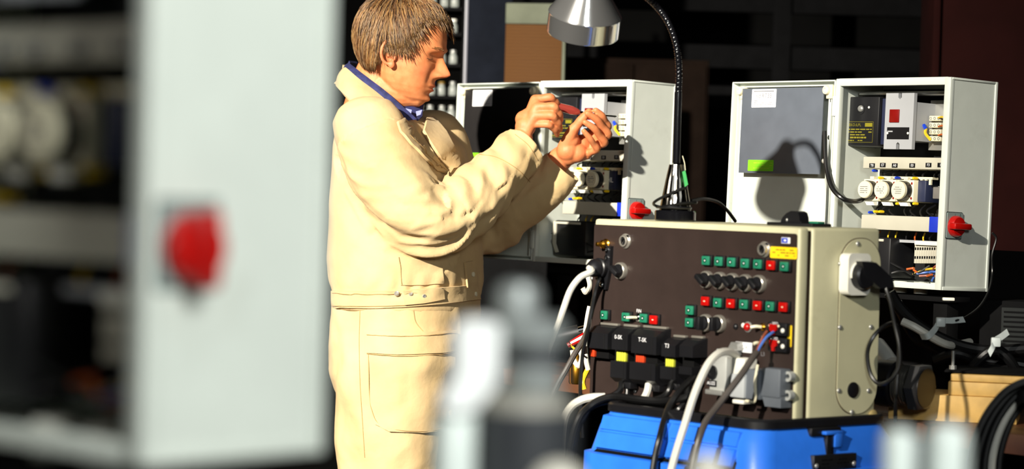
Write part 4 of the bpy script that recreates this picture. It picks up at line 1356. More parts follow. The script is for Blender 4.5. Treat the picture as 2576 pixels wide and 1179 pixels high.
cable_tie([(2316, 847, 5.42), (2335, 845, 5.40), (2352, 828, 5.42), (2366, 808, 5.44), (2395, 806, 5.45), (2426, 803, 5.46)], (2366, 810, 5.43), 'white cable tie round the bundle under the right cabinet')
cable_tie([(2488, 890, 5.40), (2498, 872, 5.40), (2505, 856, 5.42), (2520, 846, 5.43), (2536, 834, 5.44)], (2505, 860, 5.41), 'white cable tie at the right edge above the pine boards')
for (x, y, w_, h_, lab) in ((2386, 752, 30, 8, 'small white plastic clip below the right cabinet'),):
    c = U(x, y, 5.6)
    sc = 5.6 / FPX
    MB(Matrix.Translation(c)).box(-w_ / 2 * sc, w_ / 2 * sc, -.006, .006, -h_ / 2 * sc, h_ / 2 * sc, bev=.002).world('plastic_clip', M_WHITE, lab, 'clip')
# coil of cables hanging at the lower right corner
for i, (dx, m, lab) in enumerate(((0, M_RUBBER, 'outer black loop of the cable coil in the lower right corner'), (16, M_RUBBER, 'second black loop of the cable coil in the lower right corner'), (34, M_RUBBER, 'third black loop of the cable coil in the lower right corner'),
                                  (52, M_WCABLE, 'white loop of the cable coil in the lower right corner'), (70, M_RUBBER, 'inner black loop of the cable coil in the lower right corner'))):
    z = 4.66 + .02 * i
    MB().tube([U(2440 + dx, 1215, z), U(2446 + dx, 1140, z), U(2468 + dx, 1070, z), U(2502 + dx, 1015, z), U(2545 + dx, 975, z), U(2600 + dx, 960, z), U(2650 + dx, 1000, z), U(2680 + dx, 1100, z), U(2670 + dx, 1220, z), U(2600 + dx, 1300, z), U(2500 + dx, 1290, z), U(2440 + dx, 1215, z)], .0075, 9, 7).world('cable_coil', m, lab, 'cable')
hk = U(2640, 962, 4.70)
pst = thing('coil_hook_post', 'dark post with hook that carries the cable coil', 'post', Matrix.Translation((hk.x + .34, hk.y, 0)))
MB().box(-.02, .02, -.02, .02, 0, 1.1, bev=.002).build('post', M_BLACKM, pst)
MB().box(-.40, -.02, -.06, .05, hk.z - .034, hk.z - .012, bev=.003).build('hook', M_BLACKM, pst)

# ------------------------------------------------------------------ background
bgz = 8.6
c0 = U(1176, 100, bgz)
c1 = U(1286, 100, bgz)
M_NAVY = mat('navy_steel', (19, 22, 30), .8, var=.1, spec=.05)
colw = thing('steel_column', 'dark navy steel locker standing behind the man', 'locker', Matrix.Translation(((c0.x + c1.x) / 2, bgz + .2, 0)))
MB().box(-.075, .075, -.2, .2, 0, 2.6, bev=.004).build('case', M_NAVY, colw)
MB().box(-.083, -.072, -.206, -.19, 0, 2.6, bev=.002).build('edge_strip', mat('pale_edge', (120, 120, 130), .4), colw)
# wooden cupboard with grey top band
wcM = Matrix.Translation((U(1347, 100, 8.35).x, 8.35, 0)) @ Matrix.Rotation(math.radians(-12), 4, 'Z')
wc = thing('wooden_board', 'brown wood-grain board with grey top band behind the left cabinet', 'board', wcM)
mw = bpy.data.materials.new('oak_veneer')
mw.use_nodes = True
nt = mw.node_tree
wv = nt.nodes.new('ShaderNodeTexWave')
wv.bands_direction = 'Z'
wv.inputs['Scale'].default_value = 30
wv.inputs['Distortion'].default_value = 2.5
wv.inputs['Detail'].default_value = 4
tcn = nt.nodes.new('ShaderNodeTexCoord')
nt.links.new(tcn.outputs['Object'], wv.inputs['Vector'])
cr = nt.nodes.new('ShaderNodeValToRGB')
cr.color_ramp.elements[0].color = lin((74, 47, 22))
cr.color_ramp.elements[1].color = lin((86, 56, 26))
nt.links.new(wv.outputs['Color'], cr.inputs['Fac'])
nt.links.new(cr.outputs['Color'], nt.nodes['Principled BSDF'].inputs['Base Color'])
nt.nodes['Principled BSDF'].inputs['Roughness'].default_value = .7
nt.nodes['Principled BSDF'].inputs['Specular IOR Level'].default_value = .1
tz = U(1347, 62, 8.35).z
MB().box(-.10, .088, 0, .03, 0, tz, bev=.003).build('panel', mw, wc)
MB().box(-.10, .098, -.004, .03, tz + .001, tz + .068, bev=.003).build('top_band', mat('grey_green', (98, 102, 88), .8, spec=.1), wc)
MB().box(.089, .099, -.004, .03, 0, tz, bev=.002).build('edge_band', mat('grey_green', (98, 102, 88), .8, spec=.1), wc)
# shelf rack with glass jars left of the locker
rk = thing('shelf_rack', 'dark shelf rack with rows of small glass jars behind the man', 'shelf', Matrix.Translation((U(1090, 150, 8.9).x, 8.9, 0)))
shz = [U(1120, y, 8.8).z for y in (300, 240, 160, 82, 18, -60)]
for z in shz:
    MB().box(-.22, .115, -.1, .16, z - .012, z, bev=.001).build('shelf_board', M_BLACKM, rk)
for x in (-.22, .10):
    MB().box(x, x + .015, .14, .16, 0, 2.4).build('upright', M_BLACKM, rk)
    MB().box(x, x + .015, -.1, -.085, 0, 2.4).build('upright', M_BLACKM, rk)
M_GLASS = mat('jar_glass', (200, 205, 200), .08, var=.02, trans=.55, spec=.8)
jm = MB().lathe([(.013, 0), (.0145, .003), (.0145, .026), (.010, .034), (.010, .040), (.0, .040)], 0, 0, 12).mesh('glass_jar', M_GLASS)
jl = MB().lathe([(.011, .040), (.011, .048), (.0, .049)], 0, 0, 12)
lidm = {k: jl.mesh('lid', m) for k, m in (('white', M_WHITE), ('blue', M_BLUE), ('steel', M_STEEL), ('yellow', M_OCHRE))}
rj = random.Random(4)
rown = ['fourth shelf', 'third shelf', 'second shelf', 'top visible shelf', 'uppermost shelf']
for si, z in enumerate(shz[:5]):
    for k in range(6):
        o = bpy.data.objects.new('glass_jar', jm)
        COL.objects.link(o)
        o.location = (rk.location.x - .11 + k * .036 + rj.uniform(-.003, .003), 8.84 + rj.uniform(-.02, .02), z + .0002)
        col = rj.choice(['white', 'white', 'steel', 'blue', 'yellow'])
        tag(o, 'glass jar with ' + {'steel': 'metal', 'yellow': 'ochre'}.get(col, col) + ' lid, ' + ['first', 'second', 'third', 'fourth', 'fifth', 'sixth'][k] + ' from the left on the ' + ['lowest', 'fourth', 'middle', 'second', 'topmost'][si] + ' jar shelf', 'jar', 'glass jars on the dark shelf rack')
        l = bpy.data.objects.new('lid', lidm[col])
        COL.objects.link(l)
        l.parent = o
# brown cupboard and dark racking far behind
bc = thing('dark_cupboard', 'very dark brown cupboard in the gloom behind the lamp', 'cupboard', Matrix.Translation((U(1600, 300, 9.4).x, 9.6, 0)))
hh = U(1700, 150, 9.4).z
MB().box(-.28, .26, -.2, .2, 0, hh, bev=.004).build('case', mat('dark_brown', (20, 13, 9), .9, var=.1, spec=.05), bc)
MB().box(-.27, -.015, -.212, -.2, .05, hh - .02, bev=.002).build('door', MATS['dark_brown'], bc)
MB().box(-.005, .25, -.212, -.2, .05, hh - .02, bev=.002).build('door', MATS['dark_brown'], bc)
ra = thing('pallet_rack', 'unlit dark steel racking at the back of the hall', 'rack', Matrix.Translation((1.1, 10.2, 0)))
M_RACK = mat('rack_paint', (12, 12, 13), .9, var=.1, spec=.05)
for z in (.5, 1.15, 1.62, 1.78, 2.0, 2.3):
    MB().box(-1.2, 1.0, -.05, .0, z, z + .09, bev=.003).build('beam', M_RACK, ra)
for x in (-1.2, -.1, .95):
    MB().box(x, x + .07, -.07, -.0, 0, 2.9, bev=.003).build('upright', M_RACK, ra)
rd = thing('red_steel_column', 'dark red steel column at the right behind the cabinet', 'column', Matrix.Translation((U(2450, 400, 7.6).x, 7.7, 0)))
MB().box(-.115, .3, -.1, .1, 0, 3.2, bev=.004).build('web', M_REDW, rd)
MB().box(-.135, -.115, -.12, .12, 0, 3.2, bev=.002).build('flange', M_REDW, rd)

# ------------------------------------------------------------------ foreground: machine bed, third cabinet, fittings
BEDZ = 1.075
M_BED = mat('machine_bed_grey', (120, 124, 122), .5, var=.05)
bed = thing('machine_bed', 'grey steel machine bed in the foreground below the picture edge', 'machine bed', Matrix.Translation((-.1, 1.6, 0)))
MB().box(-.95, .75, -.32, .30, BEDZ - .05, BEDZ, bev=.004).build('top_plate', M_BED, bed)
for x in (-.9, .64):
    for y in (-.28, .2):
        MB().box(x, x + .06, y, y + .06, 0, BEDZ - .05, bev=.003).build('leg', M_BED, bed)
ZF = 1.68
fr = U(358, 1172, ZF)
FYAW = -43
FM0 = Matrix.Rotation(math.radians(FYAW), 4, 'Z')
off = FM0 @ Vector((CW, 0, 0))
FM = Matrix.Translation(fr - off) @ FM0
cab_fg = make_cabinet(FM, 'blurred grey control cabinet with red switch filling the left foreground', 'open control cabinets', 'right', 8)
pf0 = FM @ Vector((CW / 2, CD / 2, 0))
sb = thing('riser_block', 'low black riser under the blurred foreground cabinet', 'riser', Matrix.Translation((pf0.x, pf0.y, BEDZ)) @ Matrix.Rotation(math.radians(FYAW), 4, 'Z'))
MB().box(-.14, .14, -.05, .05, 0, pf0.z - BEDZ - .0125, bev=.002).build('block', M_BLACKM, sb)
MB().box(-.15, .15, -.06, .06, 0, .008, bev=.002).build('foot', M_BLACKM, sb)

ZV = 1.72
sv = FPX / ZV


def VP(px, py, dz=0.0):
    return U(px, py, ZV + dz)


M_ALU = mat('cast_aluminium', (150, 154, 152), .45, metal=.35, var=.08)
M_DGREY = mat('dark_grey_body', (52, 54, 58), .5, var=.08)
vb = VP(1300, 1179)
vv = thing('valve_head', 'blurred grey valve head with bright white lever in the foreground', 'valve', Matrix.Translation((vb.x, vb.y, BEDZ)))
vo = vv.matrix_world.translation.copy()
z = lambda py: VP(1300, py).z - vo.z
R_ = lambda px: px / sv
MB().lathe([(R_(128), 0), (R_(128), z(1040)), (R_(118), z(1030))], R_(20), 0, 32).build('body', M_DGREY, vv)
MB().lathe([(R_(118), z(1030)), (R_(112), z(1000)), (R_(80), z(985))], R_(15), 0, 32).build('shoulder', mat('warm_grey', (150, 146, 136), .5), vv)
MB().lathe([(R_(72), z(985)), (R_(74), z(925)), (R_(66), z(915))], R_(35), 0, 28).build('collar', M_ALU, vv)
MB().lathe([(R_(64), z(918)), (R_(64), z(862)), (R_(60), z(855))], R_(40), 0, 28).build('neck', M_DGREY, vv)
MB().lathe([(R_(86), z(862)), (R_(88), z(815)), (R_(70), z(795))], R_(28), 0, 28).build('bonnet', M_ALU, vv)
MB().lathe([(R_(56), z(800)), (R_(56), z(735)), (R_(48), z(716)), (R_(20), z(708))], R_(-8), 0, 28).build('cap', M_ALU, vv)
lv = MB(FRONT(-R_(60)))
lp_ = [(1165, 798), (1225, 796), (1262, 812), (1262, 900), (1252, 960), (1205, 1018), (1160, 1036), (1112, 1016), (1118, 985), (1148, 930), (1148, 820)]
pts = []
for (x, y) in lp_:
    q = U(x, y, ZV - R_(60)) - vo
    pts.append((q.x, q.z))
lv.poly(pts, 0, .022)
lv.build('lever', mat('gloss_white', (245, 246, 244), .3, var=.01), vv, label='bright white lever')
MB().lathe([(R_(50), 0), (R_(50), z(1040)), (R_(44), z(1030))], -R_(155), -.02, 26).build('white_post', mat('milky_white', (222, 230, 224), .4), vv)
MB().ball((R_(100), -.05, z(1215)), R_(75), R_(60), R_(80)).build('side_knob', mat('warm_white', (214, 208, 194), .4), vv)
# small fittings at the right
for (x, ytop, w_, m, lab) in ((2262, 1078, 42, mat('milky_white', (222, 230, 224), .4), 'blurred white rounded fitting at the bottom right, left of its twin'),
                              (2385, 1066, 50, mat('milky_white', (222, 230, 224), .4), 'blurred white rounded fitting at the bottom right, right of its twin'),
                              (2330, 1110, 34, mat('lilac_grey', (120, 118, 130), .5), 'blurred lilac grey fitting between the two white ones at the bottom right'),
                              (1778, 1140, 46, mat('warm_white', (214, 208, 194), .4), 'faint blurred beige fitting below the trolley front')):
    p = VP(x, ytop)
    t = thing('fitting', lab, 'fitting', Matrix.Translation((p.x, p.y + (.02 if w_ == 34 else 0), BEDZ)))
    h = p.z - BEDZ
    r = R_(w_)
    MB().lathe([(r * 1.05, 0), (r * 1.05, h * .35), (r * .9, h * .4)], 0, 0, 24).build('base', M_ALU, t)
    MB().lathe([(r * .88, h * .4), (r, h * .45), (r, h - r * .5), (r * .85, h - r * .18), (r * .45, h)], 0, 0, 24).build('head', m, t)

# ------------------------------------------------------------------ the man
from mathutils.bvhtree import BVHTree
from mathutils.geometry import delaunay_2d_cdt


def fused(mb, voxel, smooth_it=4, smooth_f=0.5):
    """one continuous skin out of overlapping closed shapes"""
    me = mb.mesh('fuse', [], smooth=0)
    o = bpy.data.objects.new('fuse', me)
    COL.objects.link(o)
    r = o.modifiers.new('r', 'REMESH')
    r.mode = 'VOXEL'
    r.voxel_size = voxel
    if smooth_it:
        s = o.modifiers.new('s', 'SMOOTH')
        s.iterations = smooth_it
        s.factor = smooth_f
    dg = bpy.context.evaluated_depsgraph_get()
    res = bpy.data.meshes.new_from_object(o.evaluated_get(dg))
    bpy.data.objects.remove(o)
    n = len(res.vertices)
    v = np.empty(n * 3)
    res.vertices.foreach_get('co', v)
    v = v.reshape(-1, 3)
    f = [tuple(p.vertices) for p in res.polygons]
    nn = np.empty(n * 3)
    res.vertices.foreach_get('normal', nn)
    nn = nn.reshape(-1, 3)
    bpy.data.meshes.remove(res)
    return v, f, nn


def limb(mb, pts, radii, seg=16, cap=True, sub=6, flat=None):
    """tapered tube with rounded ends; flat = (axis vector, factor) squashes it"""
    P = catmull(pts, sub)
    n = len(P)
    k = np.linspace(0, len(radii) - 1, n)
    R = np.interp(k, range(len(radii)), radii)
    vs, fs = [], []
    t0 = (P[1] - P[0]).normalized()
    nrm = t0.orthogonal().normalized()
    rows = []
    seq = []
    if cap:
        for a in (80, 55, 30):
            seq.append((P[0] - t0 * R[0] * math.sin(math.radians(a)) * .9, t0, R[0] * math.cos(math.radians(a))))
    for i in range(n):
        t = (P[min(i + 1, n - 1)] - P[max(i - 1, 0)]).normalized()
        seq.append((P[i], t, R[i]))
    if cap:
        te = (P[-1] - P[-2]).normalized()
        for a in (30, 55, 80):
            seq.append((P[-1] + te * R[-1] * math.sin(math.radians(a)) * .9, te, R[-1] * math.cos(math.radians(a))))
    for (p, t, r) in seq:
        nrm = (nrm - t * nrm.dot(t)).normalized()
        b = t.cross(nrm)
        for j in range(seg):
            a = 2 * math.pi * j / seg
            d = nrm * (r * math.cos(a)) + b * (r * math.sin(a))
            if flat:
                d = d - flat[0] * d.dot(flat[0]) * (1 - flat[1])
            vs.append(p + d)
    m = len(seq)
    for i in range(m - 1):
        for j in range(seg):
            j2 = (j + 1) % seg
            fs.append((i * seg + j, i * seg + j2, (i + 1) * seg + j2, (i + 1) * seg + j))
    fs.append(tuple(reversed(range(seg))))
    fs.append(tuple(range((m - 1) * seg, m * seg)))
    mb.add(vs, fs)
    return P


def loft(mb, secs, F, Ld, seg=48, ex=2.3):
    """closed loft of superellipse sections: (centre, half depth, half width)"""
    vs, fs = [], []
    for (c, a, b) in secs:
        for k in range(seg):
            t = 2 * math.pi * k / seg
            ct, st = math.cos(t), math.sin(t)
            x = a * math.copysign(abs(ct) ** (2 / ex), ct)
            y = b * math.copysign(abs(st) ** (2 / ex), st)
            vs.append(c + F * x + Ld * y)
    n = len(secs)
    for i in range(n - 1):
        for k in range(seg):
            k2 = (k + 1) % seg
            fs.append((i * seg + k, i * seg + k2, (i + 1) * seg + k2, (i + 1) * seg + k))
    fs.append(tuple(reversed(range(seg))))
    fs.append(tuple(range((n - 1) * seg, n * seg)))
    mb.add(vs, fs)


base = U(1022, 900, 6.34)
man = thing('person', 'man in beige work clothes bending over a cabinet with a screwdriver', 'person', Matrix.Translation((base.x, base.y, 0)))
MO = man.matrix_world.translation.copy()
TOMAN = Matrix.Translation(-MO)

# ---- skin
M_SKIN = bpy.data.materials.new('skin')
M_SKIN.use_nodes = True
nt = M_SKIN.node_tree
pb_ = nt.nodes['Principled BSDF']
at = nt.nodes.new('ShaderNodeAttribute')
at.attribute_name = 'flush'
tc = nt.nodes.new('ShaderNodeTexCoord')
nz = nt.nodes.new('ShaderNodeTexNoise')
nz.inputs['Scale'].default_value = 55
nz.inputs['Detail'].default_value = 6
nt.links.new(tc.outputs['Object'], nz.inputs['Vector'])
r1 = nt.nodes.new('ShaderNodeValToRGB')
r1.color_ramp.elements[0].position = .3
r1.color_ramp.elements[0].color = lin((198, 116, 68))
r1.color_ramp.elements[1].position = .75
r1.color_ramp.elements[1].color = lin((216, 138, 88))
nt.links.new(nz.outputs['Fac'], r1.inputs['Fac'])
mx = nt.nodes.new('ShaderNodeMixRGB')
mx.inputs[2].default_value = lin((176, 70, 52))
nt.links.new(at.outputs['Fac'], mx.inputs[0])
nt.links.new(r1.outputs['Color'], mx.inputs[1])
nt.links.new(mx.outputs[0], pb_.inputs['Base Color'])
pb_.inputs['Roughness'].default_value = .58
pb_.inputs['Subsurface Weight'].default_value = .12
pb_.inputs['Subsurface Radius'].default_value = (.012, .005, .003)
n3 = nt.nodes.new('ShaderNodeTexNoise')
n3.inputs['Scale'].default_value = 320
nt.links.new(tc.outputs['Object'], n3.inputs['Vector'])
bp = nt.nodes.new('ShaderNodeBump')
bp.inputs['Strength'].default_value = .15
bp.inputs['Distance'].default_value = .001
nt.links.new(n3.outputs['Fac'], bp.inputs['Height'])
nt.links.new(bp.outputs['Normal'], pb_.inputs['Normal'])

# ---- head
HZ = 6.28
hs = FPX / HZ
HO = U(1013, 126, HZ)
HYAW, HPIT = math.radians(-10), math.radians(10)
HM = Matrix.Translation(HO) @ Matrix.Rotation(HYAW, 4, 'Z') @ Matrix.Rotation(HPIT, 4, 'Y')
zs = [.118, .112, .10, .08, .06, .04, .02, 0, -.02, -.04, -.06, -.08, -.095, -.108, -.116, -.120]
f0 = [.02, .045, .066, .087, .097, .102, .103, .094, .091, .090, .090, .088, .084, .080, .070, .055]
b0 = [-.04, -.06, -.083, -.101, -.109, -.112, -.111, -.105, -.095, -.080, -.062, -.042, -.020, .0, .012, .022]
w0 = [.02, .036, .053, .067, .074, .077, .078, .077, .0755, .073, .068, .061, .052, .040, .028, .015]


def gz(z, c, s):
    return math.exp(-((z - c) / s) ** 2)


def face_disp(y, z):
    d = 0
    # nose
    nzv = np.interp(z, [-.060, -.055, -.050, -.045, -.038, -.030, -.020, -.010, .0, .010, .02], [0, .004, .014, .030, .040, .036, .027, .018, .010, .003, 0])
    ws = np.interp(z, [-.055, -.045, -.035, -.02, 0, .02], [.012, .0125, .0115, .009, .0075, .008])
    d += nzv * math.exp(-(abs(y) / ws) ** 2.4)
    for s in (-1, 1):
        d += .015 * gz(y, s * .0155, .0075) * gz(z, -.0435, .0085)
        d += .006 * gz(y, s * .030, .022) * gz(z, .016, .009)
        d -= .013 * gz(y, s * .033, .013) * gz(z, -.003, .010)
        d += .0085 * gz(y, s * .034, .011) * gz(z, -.0045, .0072)
        d -= .0025 * gz(y, s * .034, .014) * gz(z, .0045, .0022)
        d -= .0025 * gz(y, s * .034, .013) * gz(z, -.0135, .0025)
        d += .003 * gz(y, s * .05, .02) * gz(z, -.03, .014)
        d -= .003 * gz(y, s * .030, .008) * gz(z, -.058, .016)
    d += .0035 * gz(y, 0, .02) * gz(z, -.063, .006)
    d += .0085 * gz(y, 0, .021) * gz(z, -.0715, .0042)
    d += .0085 * gz(y, 0, .018) * gz(z, -.0820, .0046)
    d -= .004 * gz(y, 0, .022) * gz(z, -.0768, .0018)
    d -= .003 * gz(y, 0, .018) * gz(z, -.092, .004)
    d += .010 * gz(y, 0, .019) * gz(z, -.106, .009)
    return d


headmb = MB(HM)
NZ, NA = 150, 160
vs, fs = [], []
flush = []
for i in range(NZ + 1):
    t = i / NZ
    z = .118 - t * .238
    zi = -z
    f_, b_, w_ = (np.interp(zi, [-q for q in zs], arr) for arr in (f0, b0, w0))
    cx = (f_ + b_) / 2 if False else np.interp(zi, [-q for q in zs], [-.01] * 6 + [-.01, -.01, -.005, 0, .005, .012, .02, .03, .035, .038])
    for k in range(NA):
        a = 2 * math.pi * k / NA
        ct, st = math.cos(a), math.sin(a)
        if ct >= 0:
            ex = 2.35
            x = cx + (f_ - cx) * abs(ct) ** (2 / ex)
            y = w_ * math.copysign(abs(st) ** (2 / ex), st)
            wt = min(1, max(0, (x - cx) / max(1e-6, (f_ - cx)) * 2.2 - .35))
            x += face_disp(y, z) * wt
        else:
            x = cx - (cx - b_) * abs(ct)
            y = w_ * st
        vs.append((x, y, z))
for i in range(NZ):
    for k in range(NA):
        k2 = (k + 1) % NA
        fs.append((i * NA + k, (i + 1) * NA + k, (i + 1) * NA + k2, i * NA + k2))
fs.append(tuple(range(NA)))
fs.append(tuple(reversed(range(NZ * NA, (NZ + 1) * NA))))
headmb.add(vs, fs)
# scalp surface alone, for growing the hair
head_bvh = BVHTree.FromPolygons([HM @ Vector(p) for p in vs], fs)
# ears
for s in (-1, 1):
    ey = s * .0775
    rim = []
    for q in range(15):
        a = math.radians(-70 + q * 20)
        rim.append(Vector((-.014 - .020 * math.sin(a) * (1 if a < 2.6 else .8), ey + s * (.012 + .004 * math.cos(a)), -.014 + .034 * math.cos(a) * 1.0)))
    rim = [Vector((-.010 + .020 * math.cos(t), ey + s * (.007 + .008 * max(0, -math.cos(t))), -.010 + .030 * math.sin(t))) for t in [math.radians(40 + 17 * q) for q in range(15)]]
    headmb.tube(rim, .0042, 8, 4)
    headmb.ball((-.008, ey - s * .002, -.010), .016, .007, .026)
    headmb.ball((-.001, ey + s * .006, -.040), .0085, .006, .010)
    headmb.tube([Vector((-.002, ey + s * .002, -.012)), Vector((.004, ey + s * .004, -.018)), Vector((.002, ey + s * .005, -.028))], .0045, 8, 4)
    headmb.tube([Vector((-.012, ey + s * .008, .006)), Vector((-.018, ey + s * .008, -.008)), Vector((-.012, ey + s * .008, -.024))], .0035, 8, 4)
# neck
nk = MB()
limb(headmb_n := MB(), [U(980, 150, 6.30), U(957, 200, 6.31), U(950, 256, 6.32), U(942, 330, 6.33)], [.060, .066, .079, .092], 28)
headmb.F = Matrix.Identity(4)
headmb.add(headmb_n.v, headmb_n.f)
# jaw muscle / under chin bridge
limb(jm_ := MB(), [HM @ Vector((.055, 0, -.100)), HM @ Vector((.02, 0, -.098)), HM @ Vector((-.03, 0, -.095))], [.030, .045, .05], 20)
headmb.add(jm_.v, jm_.f)
HV, HF, HN = fused(headmb, .0021, 4, .5)
HMI = HM.inverted()
fl = np.zeros(len(HV))
for i, p in enumerate(HV):
    q = HMI @ Vector(p)
    if q.x > .05:
        m = gz(q.y, 0, .021) * max(gz(q.z, -.0715, .0042), gz(q.z, -.082, .0042)) * (1 if q.x > .088 else 0)
        m = max(m * .9, .32 * gz(q.y, 0, .02) * gz(q.z, -.04, .012), .25 * gz(abs(q.y), .05, .02) * gz(q.z, -.04, .02))
        fl[i] = min(1, m)
    elif abs(q.y) > .074:
        fl[i] = .3


# ---- hands
def hand(wrist, mcps, pips, dips, tips, thumb, palm_balls, rs=1.0, voxel=.0022):
    mb = MB()
    for j in range(4):
        rad = [.0115, .0112, .0102, .0092, .0070][0:]
        k = (1.0, 1.03, .98, .86)[j] * rs
        limb(mb, [wrist.lerp(mcps[j], .35)] + [mcps[j]], [.017 * rs, .0135 * rs], 14)
        limb(mb, [mcps[j], mcps[j].lerp(pips[j], .5), pips[j], pips[j].lerp(dips[j], .5), dips[j], tips[j]], [.0125 * k, .0106 * k, .0108 * k, .0094 * k, .0094 * k, .0074 * k], 14, sub=4)
    for j in range(3):
        limb(mb, [wrist.lerp(mcps[j].lerp(mcps[j + 1], .5), .3), mcps[j].lerp(mcps[j + 1], .5)], [.017 * rs, .0118 * rs], 14)
    limb(mb, [thumb[0], thumb[1], thumb[1].lerp(thumb[2], .5), thumb[2], thumb[3]], [.019 * rs, .0145 * rs, .0115 * rs, .0118 * rs, .0085 * rs], 14, sub=4)
    for (c, r) in palm_balls:
        mb.ball(c, r, r, r, 16, 12)
    return mb


def Us(l):
    return [U(*p) for p in l]


rh = hand(U(1310, 356, 6.30), Us([(1347, 250, 6.305), (1352, 269, 6.288), (1346, 290, 6.286), (1335, 312, 6.292)]),
          Us([(1384, 245, 6.300), (1393, 268, 6.272), (1389, 291, 6.268), (1379, 313, 6.276)]),
          Us([(1399, 258, 6.318), (1407, 287, 6.290), (1405, 310, 6.288), (1396, 327, 6.294)]),
          Us([(1404, 273, 6.335), (1410, 303, 6.312), (1409, 326, 6.308), (1402, 340, 6.312)]),
          Us([(1318, 318, 6.335), (1352, 288, 6.362), (1386, 272, 6.366), (1410, 268, 6.352)]),
          [(U(1322, 318, 6.305), .026), (U(1330, 296, 6.31), .024), (U(1318, 300, 6.315), .022)])
limb(rh, [U(1258, 420, 6.26), U(1290, 380, 6.28), U(1312, 348, 6.30)], [.036, .032, .029], 18)
lh = hand(U(1412, 396, 6.385), Us([(1494, 334, 6.392), (1496, 352, 6.388), (1490, 371, 6.380), (1477, 388, 6.370)]),
          Us([(1529, 319, 6.355), (1530, 338, 6.345), (1521, 358, 6.335), (1502, 375, 6.330)]),
          Us([(1514, 291, 6.325), (1501, 301, 6.312), (1495, 323, 6.304), (1484, 348, 6.304)]),
          Us([(1498, 277, 6.315), (1477, 285, 6.300), (1471, 307, 6.295), (1468, 329, 6.295)]),
          Us([(1420, 372, 6.355), (1440, 330, 6.335), (1463, 301, 6.325), (1482, 280, 6.318)]),
          [(U(1428, 378, 6.360), .028), (U(1436, 352, 6.352), .022), (U(1452, 384, 6.364), .025), (U(1462, 362, 6.380), .024), (U(1430, 390, 6.370), .026)])
limb(lh, [U(1368, 450, 6.410), U(1395, 415, 6.395), U(1416, 394, 6.385)], [.036, .033, .030], 18)
skin_v, skin_f, skin_fl = [np.array(HV)], list(HF), [fl]
off = len(HV)
for (mbh) in (rh, lh):
    v_, f_, n_ = fused(mbh, .0020, 11, .5)
    f2 = np.zeros(len(v_)) + .12
    skin_v.append(v_)
    skin_f += [tuple(i + off for i in q) for q in f_]
    skin_fl.append(f2)
    off += len(v_)
# the rest of the body under the clothes
core = MB()
TF = Vector((math.cos(math.radians(25)), -math.sin(math.radians(25)), 0))
TL = Vector((math.sin(math.radians(25)), math.cos(math.radians(25)), 0))


def tc_(px, py, Z=6.34):
    return U(px, py, Z)


loft(core, [(tc_(942, 300), .05, .07), (tc_(985, 330), .08, .15), (tc_(1005, 420), .11, .17), (tc_(1020, 640), .12, .165), (tc_(1022, 780), .12, .165), (tc_(1020, 960), .10, .15)], TF, TL, 24)
NH, FH = U(1000, 900, 6.25), U(1062, 900, 6.45)
for hp in (NH, FH):
    limb(core, [hp, Vector((hp.x, hp.y, .50)), Vector((hp.x - .01, hp.y, .09))], [.085, .06, .045], 14)
limb(core, [U(930, 330, 6.17), U(1060, 560, 6.18), U(1270, 405, 6.27)], [.05, .045, .034], 14)
limb(core, [U(1085, 345, 6.48), U(1225, 560, 6.45), U(1380, 435, 6.40)], [.05, .045, .034], 14)
cv = np.array([tuple(p) for p in core.v])
skin_v.append(cv)
skin_f += [tuple(i + off for i in q) for q in core.f]
skin_fl.append(np.zeros(len(cv)))
SV = np.concatenate(skin_v) - np.array(MO)
me = bpy.data.meshes.new('body')
me.from_pydata([tuple(p) for p in SV], [], skin_f)
me.materials.append(M_SKIN)
me.polygons.foreach_set('use_smooth', [True] * len(me.polygons))
att = me.attributes.new('flush', 'FLOAT', 'POINT')
att.data.foreach_set('value', np.concatenate(skin_fl).astype(np.float32))
body = bpy.data.objects.new('body', me)
COL.objects.link(body)
body.parent = man

# eyelid line, eyebrow
for s in (-1, 1):
    lash = []
    for q in range(9):
        y = s * (.0315 + .0024 * q)
        z = -.0078 - .0022 * math.sin(q / 8 * math.pi)
        o_ = HM @ Vector((.2, y, z))
        d_ = (HM.to_3x3() @ Vector((-1, 0, 0)))
        h = head_bvh.ray_cast(o_, d_)
        lash.append(h[0] - d_ * .0004 if h[0] else HM @ Vector((.095, y, z)))
    if s < 0:
        MB(TOMAN).tube(lash, .0009, 6, 2).build('eyelash', mat('lash_brown', (92, 54, 32), .7), man)
    eb = MB(TOMAN)
    rb = random.Random(3)
    for q in range(46):
        y = s * ((.024 if s > 0 else .014) + (.024 if s > 0 else .034) * rb.random())
        z = .0150 + .005 * math.sin((abs(y) - .014) / .034 * 2.6) + rb.uniform(-.0025, .0025)
        pp_ = []
        for w in range(3):
            o_ = HM @ Vector((.2, y + s * .0035 * w, z + .0005 * w))
            h = head_bvh.ray_cast(o_, d_)
            if h[0]:
                pp_.append(h[0] - d_ * (.0006 + .0006 * w))
        if len(pp_) == 3:
            eb.tube(pp_, .0006, 4, 0)
    if eb.v:
        eb.build('eyebrow', mat('brow_blond', (150, 100, 54), .7), man)

# ---- hair
CROWN = Vector((-.045, -.005, .118))
M_HAIR = [mat('hair_brown', (110, 74, 40), .5, var=.15), mat('hair_dark', (70, 48, 30), .5, var=.15), mat('hair_blond', (150, 114, 68), .5, var=.12), mat('hair_grey', (124, 100, 72), .5, var=.12)]


def head_near(p):
    h = head_bvh.find_nearest(HM @ p)
    return HMI @ h[0], (HMI.to_3x3() @ h[1])


def hair_limit(q):
    """lowest z the hair reaches at this place round the head"""
    if q.x > .058:
        return .074 if q.y < .02 else .058
    if q.x > .022:
        return -.004 + (q.x - .022) / .036 * .076
    if q.x > -.03:
        return -.002
    return -.062


cap = MB(TOMAN @ HM)
gv, below = [], []
